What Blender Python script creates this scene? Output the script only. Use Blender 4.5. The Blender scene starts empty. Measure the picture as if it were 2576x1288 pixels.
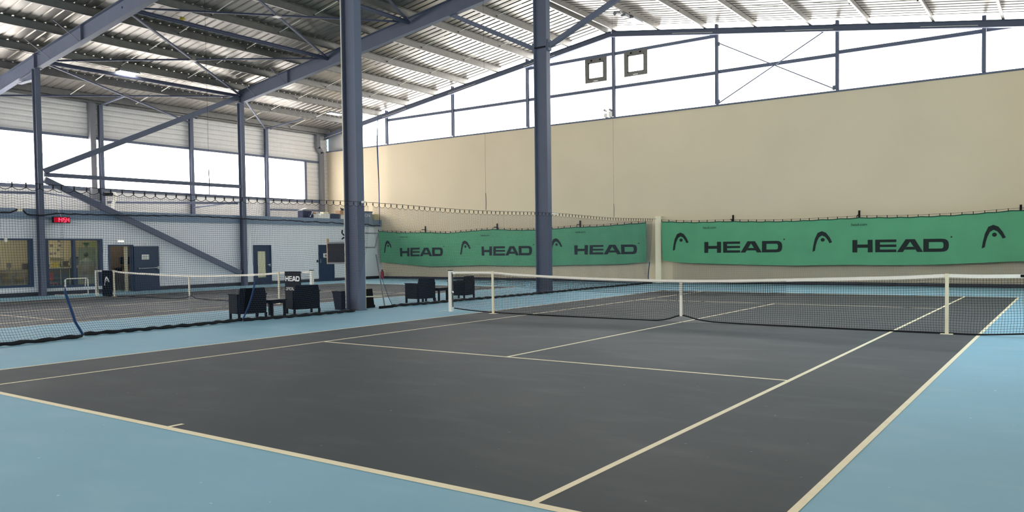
import bpy, math, random
from mathutils import Vector, Matrix
random.seed(7)
C = bpy.context.scene.collection
PI = math.pi

# ------------------------------------------------------------------ helpers
def S(r, g, b):
    def f(c):
        c /= 255.0
        return c / 12.92 if c <= .04045 else ((c + .055) / 1.055) ** 2.4
    return (f(r), f(g), f(b), 1.0)

def mat(name, col, rough=.6, metal=0.0, var=0.0, scale=3.0, bump=0.0, spec=.5, stretch=None):
    m = bpy.data.materials.new(name); m.use_nodes = True
    nt = m.node_tree; b = nt.nodes['Principled BSDF']
    b.inputs['Base Color'].default_value = col
    b.inputs['Roughness'].default_value = rough
    b.inputs['Metallic'].default_value = metal
    b.inputs['Specular IOR Level'].default_value = spec
    if var or bump:
        tc = nt.nodes.new('ShaderNodeTexCoord'); n = nt.nodes.new('ShaderNodeTexNoise')
        n.inputs['Scale'].default_value = scale; n.inputs['Detail'].default_value = 6
        if stretch:
            mp = nt.nodes.new('ShaderNodeMapping'); mp.inputs['Scale'].default_value = stretch
            nt.links.new(tc.outputs['Object'], mp.inputs['Vector']); nt.links.new(mp.outputs['Vector'], n.inputs['Vector'])
        else:
            nt.links.new(tc.outputs['Object'], n.inputs['Vector'])
        if var:
            r = nt.nodes.new('ShaderNodeValToRGB')
            r.color_ramp.elements[0].position = .3; r.color_ramp.elements[1].position = .7
            r.color_ramp.elements[0].color = tuple(c * (1 - var) for c in col[:3]) + (1,)
            r.color_ramp.elements[1].color = tuple(min(1, c * (1 + var)) for c in col[:3]) + (1,)
            nt.links.new(n.outputs['Fac'], r.inputs['Fac']); nt.links.new(r.outputs['Color'], b.inputs['Base Color'])
        if bump:
            bp = nt.nodes.new('ShaderNodeBump'); bp.inputs['Strength'].default_value = bump
            nt.links.new(n.outputs['Fac'], bp.inputs['Height']); nt.links.new(bp.outputs['Normal'], b.inputs['Normal'])
    return m

def emat(name, col, strength):
    m = bpy.data.materials.new(name); m.use_nodes = True
    nt = m.node_tree; nt.nodes.clear()
    e = nt.nodes.new('ShaderNodeEmission'); o = nt.nodes.new('ShaderNodeOutputMaterial')
    e.inputs['Color'].default_value = col; e.inputs['Strength'].default_value = strength
    nt.links.new(e.outputs[0], o.inputs[0])
    return m

class MB:
    def __init__(s): s.v = []; s.f = []; s.m = []
    def add(s, vs, fs, mi=0):
        o = len(s.v); s.v += [tuple(x) for x in vs]
        for f in fs: s.f.append(tuple(i + o for i in f)); s.m.append(mi)
        return s
    def box(s, x0, x1, y0, y1, z0, z1, mi=0):
        vs = [(x, y, z) for z in (z0, z1) for y in (y0, y1) for x in (x0, x1)]
        return s.add(vs, [(0, 2, 3, 1), (4, 5, 7, 6), (0, 1, 5, 4), (2, 6, 7, 3), (0, 4, 6, 2), (1, 3, 7, 5)], mi)
    def bar(s, p, q, w, h, up=(0, 0, 1), mi=0):
        p = Vector(p); q = Vector(q); d = (q - p).normalized(); u = Vector(up)
        if abs(d.dot(u)) > .99: u = Vector((1, 0, 0))
        sd = d.cross(u).normalized() * (w / 2); u2 = sd.cross(d).normalized() * (h / 2)
        vs = [a + i * sd + j * u2 for a in (p, q) for i, j in ((-1, -1), (1, -1), (1, 1), (-1, 1))]
        return s.add(vs, [(0, 1, 2, 3)[::-1], (4, 5, 6, 7), (0, 1, 5, 4), (1, 2, 6, 5), (2, 3, 7, 6), (3, 0, 4, 7)], mi)
    def ibeam(s, p, q, depth, width, tf, tw, up=(0, 0, 1), mi=0):
        p = Vector(p); q = Vector(q); d = (q - p).normalized(); u = Vector(up)
        sd = d.cross(u).normalized(); u2 = sd.cross(d).normalized()
        for c, hh in ((depth / 2 - tf / 2, tf), (-depth / 2 + tf / 2, tf)):
            s.bar(p + u2 * c, q + u2 * c, width, hh, u2, mi)
        return s.bar(p, q, tw, depth - 2 * tf, u2, mi)
    def tube(s, pts, r, n=8, mi=0, cap=True):
        pts = [Vector(p) for p in pts]; N = len(pts); rs = r if isinstance(r, (list, tuple)) else [r] * N
        o = len(s.v); u = None
        for i, p in enumerate(pts):
            d = (pts[min(i + 1, N - 1)] - pts[max(i - 1, 0)])
            if d.length < 1e-9: d = Vector((0, 0, 1))
            d.normalize()
            if u is None:
                u = d.cross(Vector((0, 0, 1)))
                if u.length < .05: u = d.cross(Vector((1, 0, 0)))
            else:
                u = u - d * u.dot(d)
                if u.length < 1e-6: u = d.cross(Vector((.3, .5, .8)))
            u.normalize(); w = d.cross(u)
            for k in range(n):
                a = 2 * PI * k / n
                s.v.append(tuple(p + (u * math.cos(a) + w * math.sin(a)) * rs[i]))
        for i in range(N - 1):
            for k in range(n):
                k2 = (k + 1) % n
                s.f.append((o + i * n + k, o + i * n + k2, o + (i + 1) * n + k2, o + (i + 1) * n + k)); s.m.append(mi)
        if cap and n > 2:
            s.f.append(tuple(o + k for k in range(n))[::-1]); s.m.append(mi)
            s.f.append(tuple(o + (N - 1) * n + k for k in range(n))); s.m.append(mi)
        return s
    def lathe(s, prof, c=(0, 0, 0), n=20, mi=0):
        o = len(s.v)
        for r, z in prof:
            for k in range(n):
                a = 2 * PI * k / n; s.v.append((c[0] + r * math.cos(a), c[1] + r * math.sin(a), c[2] + z))
        for i in range(len(prof) - 1):
            for k in range(n):
                k2 = (k + 1) % n
                s.f.append((o + i * n + k, o + i * n + k2, o + (i + 1) * n + k2, o + (i + 1) * n + k)); s.m.append(mi)
        return s
    def taper(s, c, z0, z1, a0, b0, a1, b1, mi=0):        # tapered box: half sizes (a,b) at bottom / top
        x, y = c
        vs = [(x + i * a0, y + j * b0, z0) for i, j in ((-1, -1), (1, -1), (1, 1), (-1, 1))] + [(x + i * a1, y + j * b1, z1) for i, j in ((-1, -1), (1, -1), (1, 1), (-1, 1))]
        return s.add(vs, [(3, 2, 1, 0), (4, 5, 6, 7), (0, 1, 5, 4), (1, 2, 6, 5), (2, 3, 7, 6), (3, 0, 4, 7)], mi)
    def grid(s, P, nu, nv, mi=0):
        o = len(s.v)
        for i in range(nu + 1):
            for j in range(nv + 1): s.v.append(tuple(P(i / nu, j / nv)))
        for i in range(nu):
            for j in range(nv):
                a = o + i * (nv + 1) + j; b = a + nv + 1
                s.f.append((a, b, b + 1, a + 1)); s.m.append(mi)
        return s
    def xf(s, M):
        s.v = [tuple(M @ Vector(v)) for v in s.v]; return s

def obj(name, mb, mats, parent=None, smooth=False, loc=None):
    me = bpy.data.meshes.new(name); me.from_pydata(mb.v, [], mb.f); me.update()
    for m in (mats if isinstance(mats, (list, tuple)) else [mats]): me.materials.append(m)
    if any(mb.m): me.polygons.foreach_set('material_index', mb.m)
    if smooth: me.polygons.foreach_set('use_smooth', [True] * len(me.polygons))
    o = bpy.data.objects.new(name, me); C.objects.link(o)
    if parent: o.parent = parent
    if loc: o.location = loc
    return o

def tag(o, label, cat, group=None):
    o['label'] = label; o['category'] = cat
    if group: o['group'] = group
    return o
def thing(name, label, cat, loc=(0, 0, 0), rz=0, group=None):
    o = bpy.data.objects.new(name, None); C.objects.link(o); o.empty_display_size = .1
    o.location = loc; o.rotation_euler = (0, 0, rz)
    return tag(o, label, cat, group)
def struct(o): o['kind'] = 'structure'; return o
def dup(root, loc=None, rz=None, label=None):
    def cp(o, par):
        c = o.copy(); C.objects.link(c)
        if par: c.parent = par
        for ch in list(o.children): cp(ch, c)
        return c
    r = cp(root, None)
    if loc is not None: r.location = loc
    if rz is not None: r.rotation_euler = (0, 0, rz)
    if label: r['label'] = label
    return r
ORD = ['first', 'second', 'third', 'fourth', 'fifth', 'sixth', 'seventh', 'eighth', 'ninth', 'tenth', 'eleventh', 'twelfth']

def lerp_list(pts, x):
    if x <= pts[0][0]: return pts[0][1]
    for (a, b), (c, d) in zip(pts, pts[1:]):
        if x <= c: return b + (d - b) * (x - a) / (c - a)
    return pts[-1][1]
def smooth_list(pts, x):
    if x <= pts[0][0]: return pts[0][1]
    for i, ((a, b), (c, d)) in enumerate(zip(pts, pts[1:])):
        if x <= c:
            pm = pts[max(i - 1, 0)]; pn = pts[min(i + 2, len(pts) - 1)]
            m0 = (d - pm[1]) / (c - pm[0]); m1 = (pn[1] - b) / (pn[0] - a)
            h = c - a; t = (x - a) / h
            return (2*t**3 - 3*t*t + 1) * b + (t**3 - 2*t*t + t) * h * m0 + (-2*t**3 + 3*t*t) * d + (t**3 - t*t) * h * m1
    return pts[-1][1]

def text_mb(txt, size):
    cu = bpy.data.curves.new('t', 'FONT'); cu.body = txt; cu.size = size; cu.align_x = 'LEFT'
    o = bpy.data.objects.new('t', cu); C.objects.link(o)
    dg = bpy.context.evaluated_depsgraph_get(); dg.update()
    me = bpy.data.meshes.new_from_object(o.evaluated_get(dg))
    mb = MB(); mb.add([tuple(v.co) for v in me.vertices], [tuple(p.vertices) for p in me.polygons])
    bpy.data.objects.remove(o); bpy.data.meshes.remove(me); bpy.data.curves.remove(cu)
    return mb

# ------------------------------------------------------------------ materials
M = {}
M['steel'] = mat('blue_grey_steel_paint', S(95, 101, 118), .6, var=.05, scale=1.5, spec=.3)
M['steel_dark'] = mat('dark_blue_grey_steel', S(66, 70, 90), .6, spec=.3)  # darker tone of the steel colour, for roof braces and struts
M['galv'] = mat('galvanised_steel', S(112, 110, 105), .42, .4, var=.12, scale=4)
M['deck'] = mat('roof_deck_steel', S(134, 129, 122), .33, .6, var=.10, scale=2.2, bump=.08, stretch=(.35, 1, 1))
M['clad'] = mat('pale_grey_cladding', S(218, 215, 210), .55, .0, var=.03)
M['beige'] = mat('beige_wall_panel', S(220, 203, 173), .75, var=.03, scale=.4)
M['grey_wall'] = mat('pale_grey_wall', S(222, 224, 228), .75, var=.03, scale=.6)
M['blue_band'] = mat('grey_blue_band', S(128, 146, 166), .6, var=.03)
M['frame_blue'] = mat('blue_frame_paint', S(28, 54, 86), .45)
M['door_blue'] = mat('dark_blue_door_paint', S(12, 40, 70), .45, var=.05)
M['base_dark'] = mat('dark_skirting', S(40, 44, 52), .7)
M['white'] = mat('white_paint', S(240, 234, 222), .45)
M['cream'] = mat('cream_paint', S(236, 226, 196), .6)
M['tape'] = mat('white_net_band', S(242, 236, 224), .8, var=.03, scale=20)
M['black'] = mat('black_plastic', S(12, 13, 16), .5, spec=.12)
M['rattan'] = mat('dark_woven_rattan', S(11, 14, 20), .8, spec=.15, var=.15, scale=60, bump=.3)
M['net_black'] = mat('black_net_cord', S(14, 16, 20), .8)
M['net_navy'] = mat('navy_net_cord', S(54, 64, 86), .8)
M['hem'] = mat('black_weighted_hem', S(9, 9, 14), .8, var=.2, scale=12)
M['rope_blue'] = mat('blue_rope', S(20, 56, 100), .8)
M['green'] = mat('green_mesh_fabric', S(92, 162, 120), .85, var=.07, scale=1.1, bump=.05)
M['ink'] = mat('dark_banner_ink', S(24, 36, 33), .85)
M['line'] = mat('cream_court_line', S(254, 236, 200), .7, var=.05, scale=6)
M['silver'] = mat('brushed_metal', S(190, 190, 192), .3, .9)
M['red'] = mat('red_paint', S(176, 28, 38), .4)
M['banner_black'] = mat('black_vinyl', S(12, 16, 24), .6, spec=.12)
M['print_white'] = mat('white_print', S(252, 251, 248), .7)
M['card'] = mat('brown_cardboard', S(186, 146, 108), .8, var=.08, scale=8)
M['navy'] = mat('navy_fabric', S(26, 34, 66), .8)
M['pipe'] = mat('grey_brown_downpipe', S(112, 112, 116), .5)
M['warm_wall'] = mat('warm_cream_plaster', S(214, 202, 172), .8, var=.03)
M['brown_wall'] = mat('brown_grey_plaster', S(120, 108, 92), .8, var=.04)
M['counter'] = mat('dark_cabinet_front', S(58, 66, 78), .5)
M['fridge'] = mat('grey_green_enamel', S(138, 146, 138), .4)
M['yellow'] = mat('yellow_plastic', S(210, 186, 70), .5)
M['leaf'] = mat('dark_green_leaf', S(36, 78, 46), .5)
M['skin'] = mat('skin', S(196, 150, 126), .6)
M['shirt'] = mat('grey_cotton', S(176, 178, 184), .9, var=.05, scale=14)
M['trousers'] = mat('grey_brown_cotton', S(160, 152, 142), .9, var=.05, scale=14)
M['hair'] = mat('dark_hair', S(30, 30, 34), .6)
M['wood'] = mat('pale_wood', S(190, 158, 118), .6, var=.1, scale=6)
M['paper'] = mat('white_paper', S(232, 230, 222), .8)
M['grey'] = mat('mid_grey_plastic', S(120, 122, 124), .5)
M['led'] = emat('lamp_diffuser', (1, .97, .9, 1), 18)
M['digit'] = emat('red_led_digit', (1, .03, .06, 1), 3.0)
M['clockface'] = emat('red_glowing_clock_face', (1, .01, .04, 1), .22)
M['roomlamp'] = emat('warm_room_lamp', (1, .90, .72, 1), 22)
M['exitlamp'] = emat('exit_lamp', (.95, 1, .8, 1), 2)

def daylight(name, col, strength, axis):
    """translucent ribbed cladding lit from outside, faint ribs"""
    m = bpy.data.materials.new(name); m.use_nodes = True
    nt = m.node_tree; nt.nodes.clear()
    e = nt.nodes.new('ShaderNodeEmission'); o = nt.nodes.new('ShaderNodeOutputMaterial')
    tc = nt.nodes.new('ShaderNodeTexCoord'); sx = nt.nodes.new('ShaderNodeSeparateXYZ')
    mm = nt.nodes.new('ShaderNodeMath'); mm.operation = 'MULTIPLY'; mm.inputs[1].default_value = 1 / .5
    fr = nt.nodes.new('ShaderNodeMath'); fr.operation = 'FRACT'
    rp = nt.nodes.new('ShaderNodeValToRGB')
    rp.color_ramp.elements[0].position = 0; rp.color_ramp.elements[0].color = (col[0] * .8, col[1] * .74, col[2] * .66, 1)
    rp.color_ramp.elements[1].position = .10; rp.color_ramp.elements[1].color = col
    nt.links.new(tc.outputs['Object'], sx.inputs[0]); nt.links.new(sx.outputs[axis], mm.inputs[0])
    nt.links.new(mm.outputs[0], fr.inputs[0]); nt.links.new(fr.outputs[0], rp.inputs[0])
    nt.links.new(rp.outputs[0], e.inputs['Color']); e.inputs['Strength'].default_value = strength
    nt.links.new(e.outputs[0], o.inputs[0])
    return m
DAY = 4.2
M['day_x'] = daylight('daylit_panel_gable', (1, .985, .96, 1), DAY * 1.25, 'X')
M['fill_r'] = daylight('added_fill_panel_right', (.64, .87, 1, 1), DAY * 1.3, 'Y')  # bluish glow for the added, unseen right-hand panels
M['fill_b'] = daylight('added_fill_panel_back', (.95, .97, 1, 1), DAY * 1.5, 'X')  # glow for the added, unseen panel in the back gable
M['day_y'] = daylight('daylit_panel_side', (1, .97, .93, 1), DAY * 1.6, 'Y')

def floor_mat(name, col, dust, streak):
    m = bpy.data.materials.new(name); m.use_nodes = True
    nt = m.node_tree; b = nt.nodes['Principled BSDF']
    tc = nt.nodes.new('ShaderNodeTexCoord')
    def noise(sc, st, det=5):
        mp = nt.nodes.new('ShaderNodeMapping'); mp.inputs['Scale'].default_value = st
        n = nt.nodes.new('ShaderNodeTexNoise'); n.inputs['Scale'].default_value = sc; n.inputs['Detail'].default_value = det
        nt.links.new(tc.outputs['Object'], mp.inputs[0]); nt.links.new(mp.outputs[0], n.inputs['Vector']); return n
    def ramp(src, p0, p1, c0, c1):
        r = nt.nodes.new('ShaderNodeValToRGB'); r.color_ramp.elements[0].position = p0; r.color_ramp.elements[1].position = p1
        r.color_ramp.elements[0].color = c0; r.color_ramp.elements[1].color = c1
        nt.links.new(src, r.inputs[0]); return r
    n1 = noise(.35, (1, 1, 1)); n2 = noise(2.2, (.42, 1, 1), 12); n3 = noise(13, (1, 1, 1), 2); n4 = noise(90, (1, 1, 1), 2)
    base = ramp(n1.outputs['Fac'], .3, .7, tuple(c * .92 for c in col[:3]) + (1,), tuple(c * 1.08 for c in col[:3]) + (1,))
    st = ramp(n2.outputs['Fac'], .50, .80, (0, 0, 0, 1), (streak, streak, streak, 1))
    mx = nt.nodes.new('ShaderNodeMixRGB'); mx.inputs[2].default_value = dust
    nt.links.new(st.outputs[0], mx.inputs[0]); nt.links.new(base.outputs[0], mx.inputs[1])
    sp = ramp(n3.outputs['Fac'], .755, .77, (0, 0, 0, 1), (.5, .5, .5, 1))
    m2 = nt.nodes.new('ShaderNodeMixRGB'); m2.inputs[2].default_value = tuple(min(1, c * 2.2) for c in dust[:3]) + (1,)
    nt.links.new(sp.outputs[0], m2.inputs[0]); nt.links.new(mx.outputs[0], m2.inputs[1])
    nt.links.new(m2.outputs[0], b.inputs['Base Color'])
    rr = ramp(n1.outputs['Fac'], .3, .7, (.60, .60, .60, 1), (.70, .70, .70, 1)); nt.links.new(rr.outputs[0], b.inputs['Roughness'])
    bp = nt.nodes.new('ShaderNodeBump'); bp.inputs['Strength'].default_value = .06; bp.inputs['Distance'].default_value = .004
    nt.links.new(n4.outputs['Fac'], bp.inputs['Height']); nt.links.new(bp.outputs[0], b.inputs['Normal'])
    b.inputs['Specular IOR Level'].default_value = .15
    return m
M['court'] = floor_mat('dark_grey_acrylic_court', S(71, 75, 78), S(106, 109, 109), .32)
M['blue'] = floor_mat('light_blue_acrylic_surround', S(142, 184, 202), S(178, 203, 212), .3)

# glass pane
m = bpy.data.materials.new('window_glass'); m.use_nodes = True; nt = m.node_tree; nt.nodes.clear()
o_ = nt.nodes.new('ShaderNodeOutputMaterial'); mx_ = nt.nodes.new('ShaderNodeMixShader'); t_ = nt.nodes.new('ShaderNodeBsdfTransparent'); g_ = nt.nodes.new('ShaderNodeBsdfGlossy')
t_.inputs[0].default_value = (.86, .9, .9, 1); g_.inputs['Roughness'].default_value = .03; mx_.inputs[0].default_value = .09
nt.links.new(t_.outputs[0], mx_.inputs[1]); nt.links.new(g_.outputs[0], mx_.inputs[2]); nt.links.new(mx_.outputs[0], o_.inputs[0]); M['glass'] = m

# ------------------------------------------------------------------ shell dimensions
XL, XR, YB, YF = -31.2, 9.4, -29.5, 17.9          # left / right / back / far walls
RX, RZ, SL = -11.0, 12.13, .142                   # ridge x, ridge height of the deck, roof slope
def roofz(x): return RZ - (.151 if x < RX else SL) * abs(x - RX)
PB = .28                                          # purlin depth

# floor ------------------------------------------------------------
fl = struct(obj('floor', MB().box(XL - .3, XR + .3, YB - .3, YF + .3, -.2, 0), M['blue']))
def quad(pts, z, name, m):
    b = MB(); n = len(pts)
    b.add([(x, y, z) for x, y in pts] + [(x, y, z - .0015) for x, y in pts], [tuple(range(n)), tuple(range(2 * n - 1, n - 1, -1))] + [(i, i + n, (i + 1) % n + n, (i + 1) % n) for i in range(n)])
    return obj(name, b, m, fl)
# main court corners (doubles) as surveyed
NL, NR, FR_, FL_ = (-5.44, -11.90), (5.49, -11.86), (5.56, 11.86), (-5.69, 11.45)
quad([NL, NR, FR_, FL_], .002, 'court_surface', M['court'])
LZ_ = [.0036]
def line(p, q, w, name):
    LZ_[0] += .00012; z = LZ_[0]
    p = Vector(p + (0,)); q = Vector(q + (0,)); d = (q - p).normalized(); s = Vector((-d.y, d.x, 0)) * w / 2
    e = d * w / 2
    return quad([tuple((v.x, v.y)) for v in (p - e - s, q + e - s, q + e + s, p - e + s)], z, name, M['line'])
line((-5.44, -11.90), (-5.69, 11.45), .05, 'doubles_sideline'); line((5.49, -11.86), (5.56, 11.86), .055, 'doubles_sideline')
line((-4.05, -11.90), (-4.10, 11.35), .05, 'singles_sideline'); line((4.09, -11.86), (4.18, 11.60), .055, 'singles_sideline')
line((-5.44, -11.92), (5.49, -11.86), .075, 'baseline'); line((-5.69, 11.45), (5.56, 11.86), .05, 'baseline')
line((-4.03, -6.40), (4.11, -6.39), .05, 'service_line'); line((-4.1, 6.42), (4.14, 6.34), .05, 'service_line')
line((-.03, -6.36), (.05, 6.36), .05, 'center_service_line'); line((.04, -11.9), (.04, -11.74), .05, 'center_mark')
line((-6.77, -.15), (-6.77, .22), .04, 'tape_mark')
# second court beyond the divider
X2 = -18.05
quad([(X2 - 5.485, -11.885), (X2 + 5.485, -11.885), (X2 + 5.485, 11.885), (X2 - 5.485, 11.885)], .002, 'court_surface', M['court'])
for dx, nm in ((-5.485, 'doubles_sideline'), (5.485, 'doubles_sideline'), (-4.2, 'singles_sideline'), (4.2, 'singles_sideline')):
    line((X2 + dx, -11.885), (X2 + dx, 11.885), .05, nm)
for y in (-11.885, 11.885): line((X2 - 5.485, y), (X2 + 5.485, y), .05, 'baseline')
for y in (-6.5, 6.4): line((X2 - 4.2, y), (X2 + 4.2, y), .05, 'service_line')
line((X2 + .3, -6.5), (X2 + .3, 6.4), .05, 'center_service_line')

# ceiling deck (ribbed) -------------------------------------------
mb = MB(); prof = []; y = YB; p_ = .36
while y < YF + .2:
    for dy, dz in ((0, 0), (.255, 0), (.28, .032), (.335, .032)): prof.append((y + dy, dz))
    y += p_
for sx, xe in ((-1, XL - .3), (1, XR + .3)):
    o = len(mb.v)
    for (yy, dz) in prof:
        mb.v.append((RX, yy, RZ + dz)); mb.v.append((xe, yy, roofz(xe) + dz))
    for i in range(len(prof) - 1):
        a = o + 2 * i; f = (a, a + 2, a + 3, a + 1)
        mb.f.append(f if sx < 0 else f[::-1]); mb.m.append(0)
struct(obj('ceiling', mb, M['deck']))
# weatherproof outer skin closes the ribs from above
obj_sk = MB()
obj_sk.add([(XL - .3, YB - .3, roofz(XL - .3) + .09), (RX, YB - .3, RZ + .09), (XR + .3, YB - .3, roofz(XR + .3) + .09), (XL - .3, YF + .5, roofz(XL - .3) + .09), (RX, YF + .5, RZ + .09), (XR + .3, YF + .5, roofz(XR + .3) + .09)],
           [(0, 1, 4, 3), (1, 2, 5, 4)])
struct(obj('ceiling_roof', obj_sk, M['galv']))

# far wall (beige lower part, cladding corner) ---------------------
WZ = 7.8
struct(obj('wall_far', MB().box(XL - .2, XR + .2, YF, YF + .36, 0, WZ), M['beige']))
struct(obj('trim_far', MB().box(XL, XR, YF - .05, YF + .05, WZ, WZ + .07), M['steel']))
struct(obj('baseboard_far', MB().box(XL, XR, YF - .02, YF + .01, 0, .13), M['base_dark']))
# opaque upper corner of the gable
cx = -28.3
mb = MB(); zz = lambda x: roofz(x) + .06
Y1, Y2 = YF + .34, YF + .44
mb.add([(XL - .2, Y1, WZ - .1), (cx, Y1, WZ - .1), (cx, Y1, zz(cx)), (XL - .2, Y1, zz(XL - .2)), (XL - .2, Y2, WZ - .1), (cx, Y2, WZ - .1), (cx, Y2, zz(cx)), (XL - .2, Y2, zz(XL - .2))],
       [(0, 1, 2, 3), (7, 6, 5, 4), (0, 4, 5, 1), (1, 5, 6, 2), (2, 6, 7, 3), (3, 7, 4, 0)])
struct(obj('wall_far_corner', mb, M['clad']))
posts_x = [-25.9, -20.9, -15.95, -11.0, -5.93, -.92, 4.16, 9.3]
edges = [cx] + posts_x
for i in range(len(edges) - 1):
    a, b = edges[i], edges[i + 1]
    top = lambda x: roofz(x) + .05
    pts = [(a, WZ)] + [(b, WZ), (b, top(b)), (a, top(a))]
    n = len(pts); mb = MB()
    mb.add([(x, YF + .06, z) for x, z in pts] + [(x, YF + .1, z) for x, z in pts], [tuple(range(n)), tuple(range(2 * n - 1, n - 1, -1))] + [(k, k + n, (k + 1) % n + n, (k + 1) % n) for k in range(n)])
    w = struct(obj('window_%d' % (i + 1), mb, M['day_x']))
# gable rafter beam, posts, rails
def ridge_beam(name, y, zoff, depth, width, x0, x1, label, group=None, z_extra=0):
    t = thing(name, label, 'beam', (RX, y, 0), 0, group)
    for xa, xb in ((x0, RX), (RX, x1)):
        if xa == xb: continue
        zb = lambda x: roofz(x) - zoff - depth / 2
        obj('beam_half', MB().ibeam((xa - RX, 0, zb(xa)), (xb - RX, 0, zb(xb)), depth, width, .02, .014), M['steel'], t)
    return t
for sgn, lab in ((-1, 'left'), (1, 'right')):
    xe = XL + .1 if sgn < 0 else XR - .1
    zb = lambda x: roofz(x) - PB - .13
    L_ = math.hypot(xe - RX, zb(xe) - zb(RX)); ang = math.atan2(zb(RX) - zb(xe), abs(xe - RX))
    b = MB().ibeam((0, 0, 0), (sgn * L_, 0, 0), .26, .20, .02, .012)
    g = tag(obj('gable_beam', b, M['steel'], loc=(RX, YF - .28, zb(RX))), 'steel beam under the roof edge above the far windows, %s of the ridge' % lab, 'beam')
    g.rotation_euler = (0, sgn * ang, 0)
    for k in range(1, 5):
        d0 = sgn * (k * 5.05 - 1.9)
        if abs(d0) + 2 < L_: obj('light_edge_strip', MB().bar((d0, -.105, -.06), (d0 + sgn * 1.9, -.105, -.06), .012, .016), M['white'], g)
for i, x in enumerate(posts_x[:-1]):
    zt = roofz(x) - .02
    t = tag(obj('gable_post', MB().ibeam((x, YF - .1, WZ + .07), (x, YF - .1, zt - .04), .13, .13, .012, .01, up=(0, 1, 0)), M['steel']),
            '%s thin steel post from the left between the far wall windows' % ORD[i], 'post', 'posts of the far window band')
for i in range(len(posts_x) - 1):
    a, b = posts_x[i], posts_x[i + 1]
    z = [9.25, 9.25, 9.25, 9.25, 9.28, 9.37, 9.40][i]
    tag(obj('window_rail', MB().bar((a + .07, YF - .04, z), (b - .07, YF - .04, z), .09, .15), M['steel']),
        'horizontal steel rail across the far window band, %s bay from the left' % ORD[i], 'rail', 'rails across the far windows')
for a, b, w in ((-15.9, -11.07, 'left'), (-10.93, -6.0, 'right')):
    tag(obj('window_rail', MB().bar((a, YF - .04, 10.84), (b, YF - .04, 10.86), .09, .15), M['steel']), 'upper steel rail just %s of the ridge that the small opening window hangs under' % w, 'rail', 'upper rails near the ridge')
t = thing('cross_brace', 'thin pair of crossed rods in front of the right far windows', 'brace', (-3.4, YF - .21, 7.85))
for z0, z1 in ((0.03, 2.62), (2.05 + .6, .05)):
    obj('brace_rod', MB().tube([(-2.42, 0, z0), (2.40, 0, z1)], .027, 6), M['steel'], t)
for x, z in ((-2.42, .1), (2.4, .1), (-2.42, 2.6), (2.4, 2.55)):
    obj('gusset_plate', MB().box(x - .07, x + .07, -.01, .01, z - .09, z + .09), M['steel'], t)
for i, (x0, x1, z0, z1, nm) in enumerate(((-12.56, -11.37, 9.63, 10.77, 'left'), (-10.45, -9.25, 9.66, 10.82, 'right'))):
    t = thing('opening_window', 'small grey framed opening window in the far window band, %s of the ridge post' % nm, 'window', (x0, YF - .1, z0))
    w, h, fr = x1 - x0, z1 - z0, .17
    obj('window_frame', MB().box(fr, w - fr, 0, .1, 0, fr).box(fr, w - fr, 0, .1, h - fr, h).box(0, fr, 0, .1, 0, h).box(w - fr, w, 0, .1, 0, h), M['galv'], t)
    obj('sash', MB().box(fr, w - fr, .02, .08, fr, fr + .05).box(fr, w - fr, .02, .08, h - fr - .05, h - fr).box(fr, fr + .05, .02, .08, fr, h - fr).box(w - fr - .05, w - fr, .02, .08, fr, h - fr), M['galv'], t)
    for k in (.3, .7): obj('hinge', MB().box(w * k - .04, w * k + .04, -.015, .0, h - .12, h - .05), M['black'], t)
    obj('latch', MB().box(w * .5 - .12, w * .5 + .12, -.02, 0, .04, .08), M['white'], t)
    obj('pane', MB().box(fr, w - fr, .085, .095, fr, h - fr), M['day_x'], t)
t = thing('security_camera', 'small white camera pair on top of the beige wall below the ridge post', 'camera', (-11.3, YF - .13, 7.87))
obj('camera_body', MB().box(-.18, .0, -.1, .1, 0, .18), M['white'], t)
obj('mount', MB().box(.08, .2, -.1, .1, 0, .26), M['white'], t)
for x in (-.14, .14): obj('lens_head', MB().tube([(x, -.12, .34), (x + .05, .06, .30)], .055, 10), M['grey'], t)

# left upper wall ---------------------------------------------------
WB, WT = 4.77, 7.1
def ribbed(y0, y1, z0, z1, x, pitch=.25):
    b = MB(); pr = []; z = z0
    while z < z1 - 1e-6:
        for dz, dx in ((0, 0), (.04, .035), (.17, .035), (.21, 0)):
            if z + dz < z1: pr.append((z + dz, dx))
        z += pitch
    pr.append((z1, 0)); o = len(b.v)
    for z, dx in pr: b.v += [(x + dx, y0, z), (x + dx, y1, z)]
    for i in range(len(pr) - 1):
        a = o + 2 * i; b.f.append((a, a + 1, a + 3, a + 2)); b.m.append(0)
    return b
yw1 = 16.05
mb = ribbed(YB, YF, WT, roofz(XL) - .02, XL); mb.box(XL - .25, XL - .02, YB, YF, WT, roofz(XL) + .1)
r2 = ribbed(YB, YF, 3.2, WB, XL); mb.add(r2.v, r2.f); mb.box(XL - .25, XL - .02, YB, YF, 0, WB)
r3 = ribbed(yw1, YF, WB, WT, XL); mb.add(r3.v, r3.f); mb.box(XL - .25, XL - .02, yw1, YF, WB, WT)
struct(obj('wall_left_upper', mb, M['clad']))
ly = [YB, -20.05, -10.55, -1.05, 3.7, 8.45, 13.2, yw1]
for i in range(len(ly) - 1):
    struct(obj('window_%d' % (9 + i), MB().box(XL - .1, XL - .04, ly[i], ly[i + 1], WB, WT), M['day_y']))
struct(obj('trim_left_head', MB().box(XL + .0, XL + .1, YB, YF - .4, WT - .02, WT + .10), M['steel']))
struct(obj('trim_left_sill', MB().box(XL + .0, XL + .1, YB, YF - .4, WB - .12, WB + .02), M['steel']))
struct(obj('trim_left_jamb', MB().box(XL + .0, XL + .1, yw1, yw1 + .16, WB, WT), M['steel']))
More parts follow.
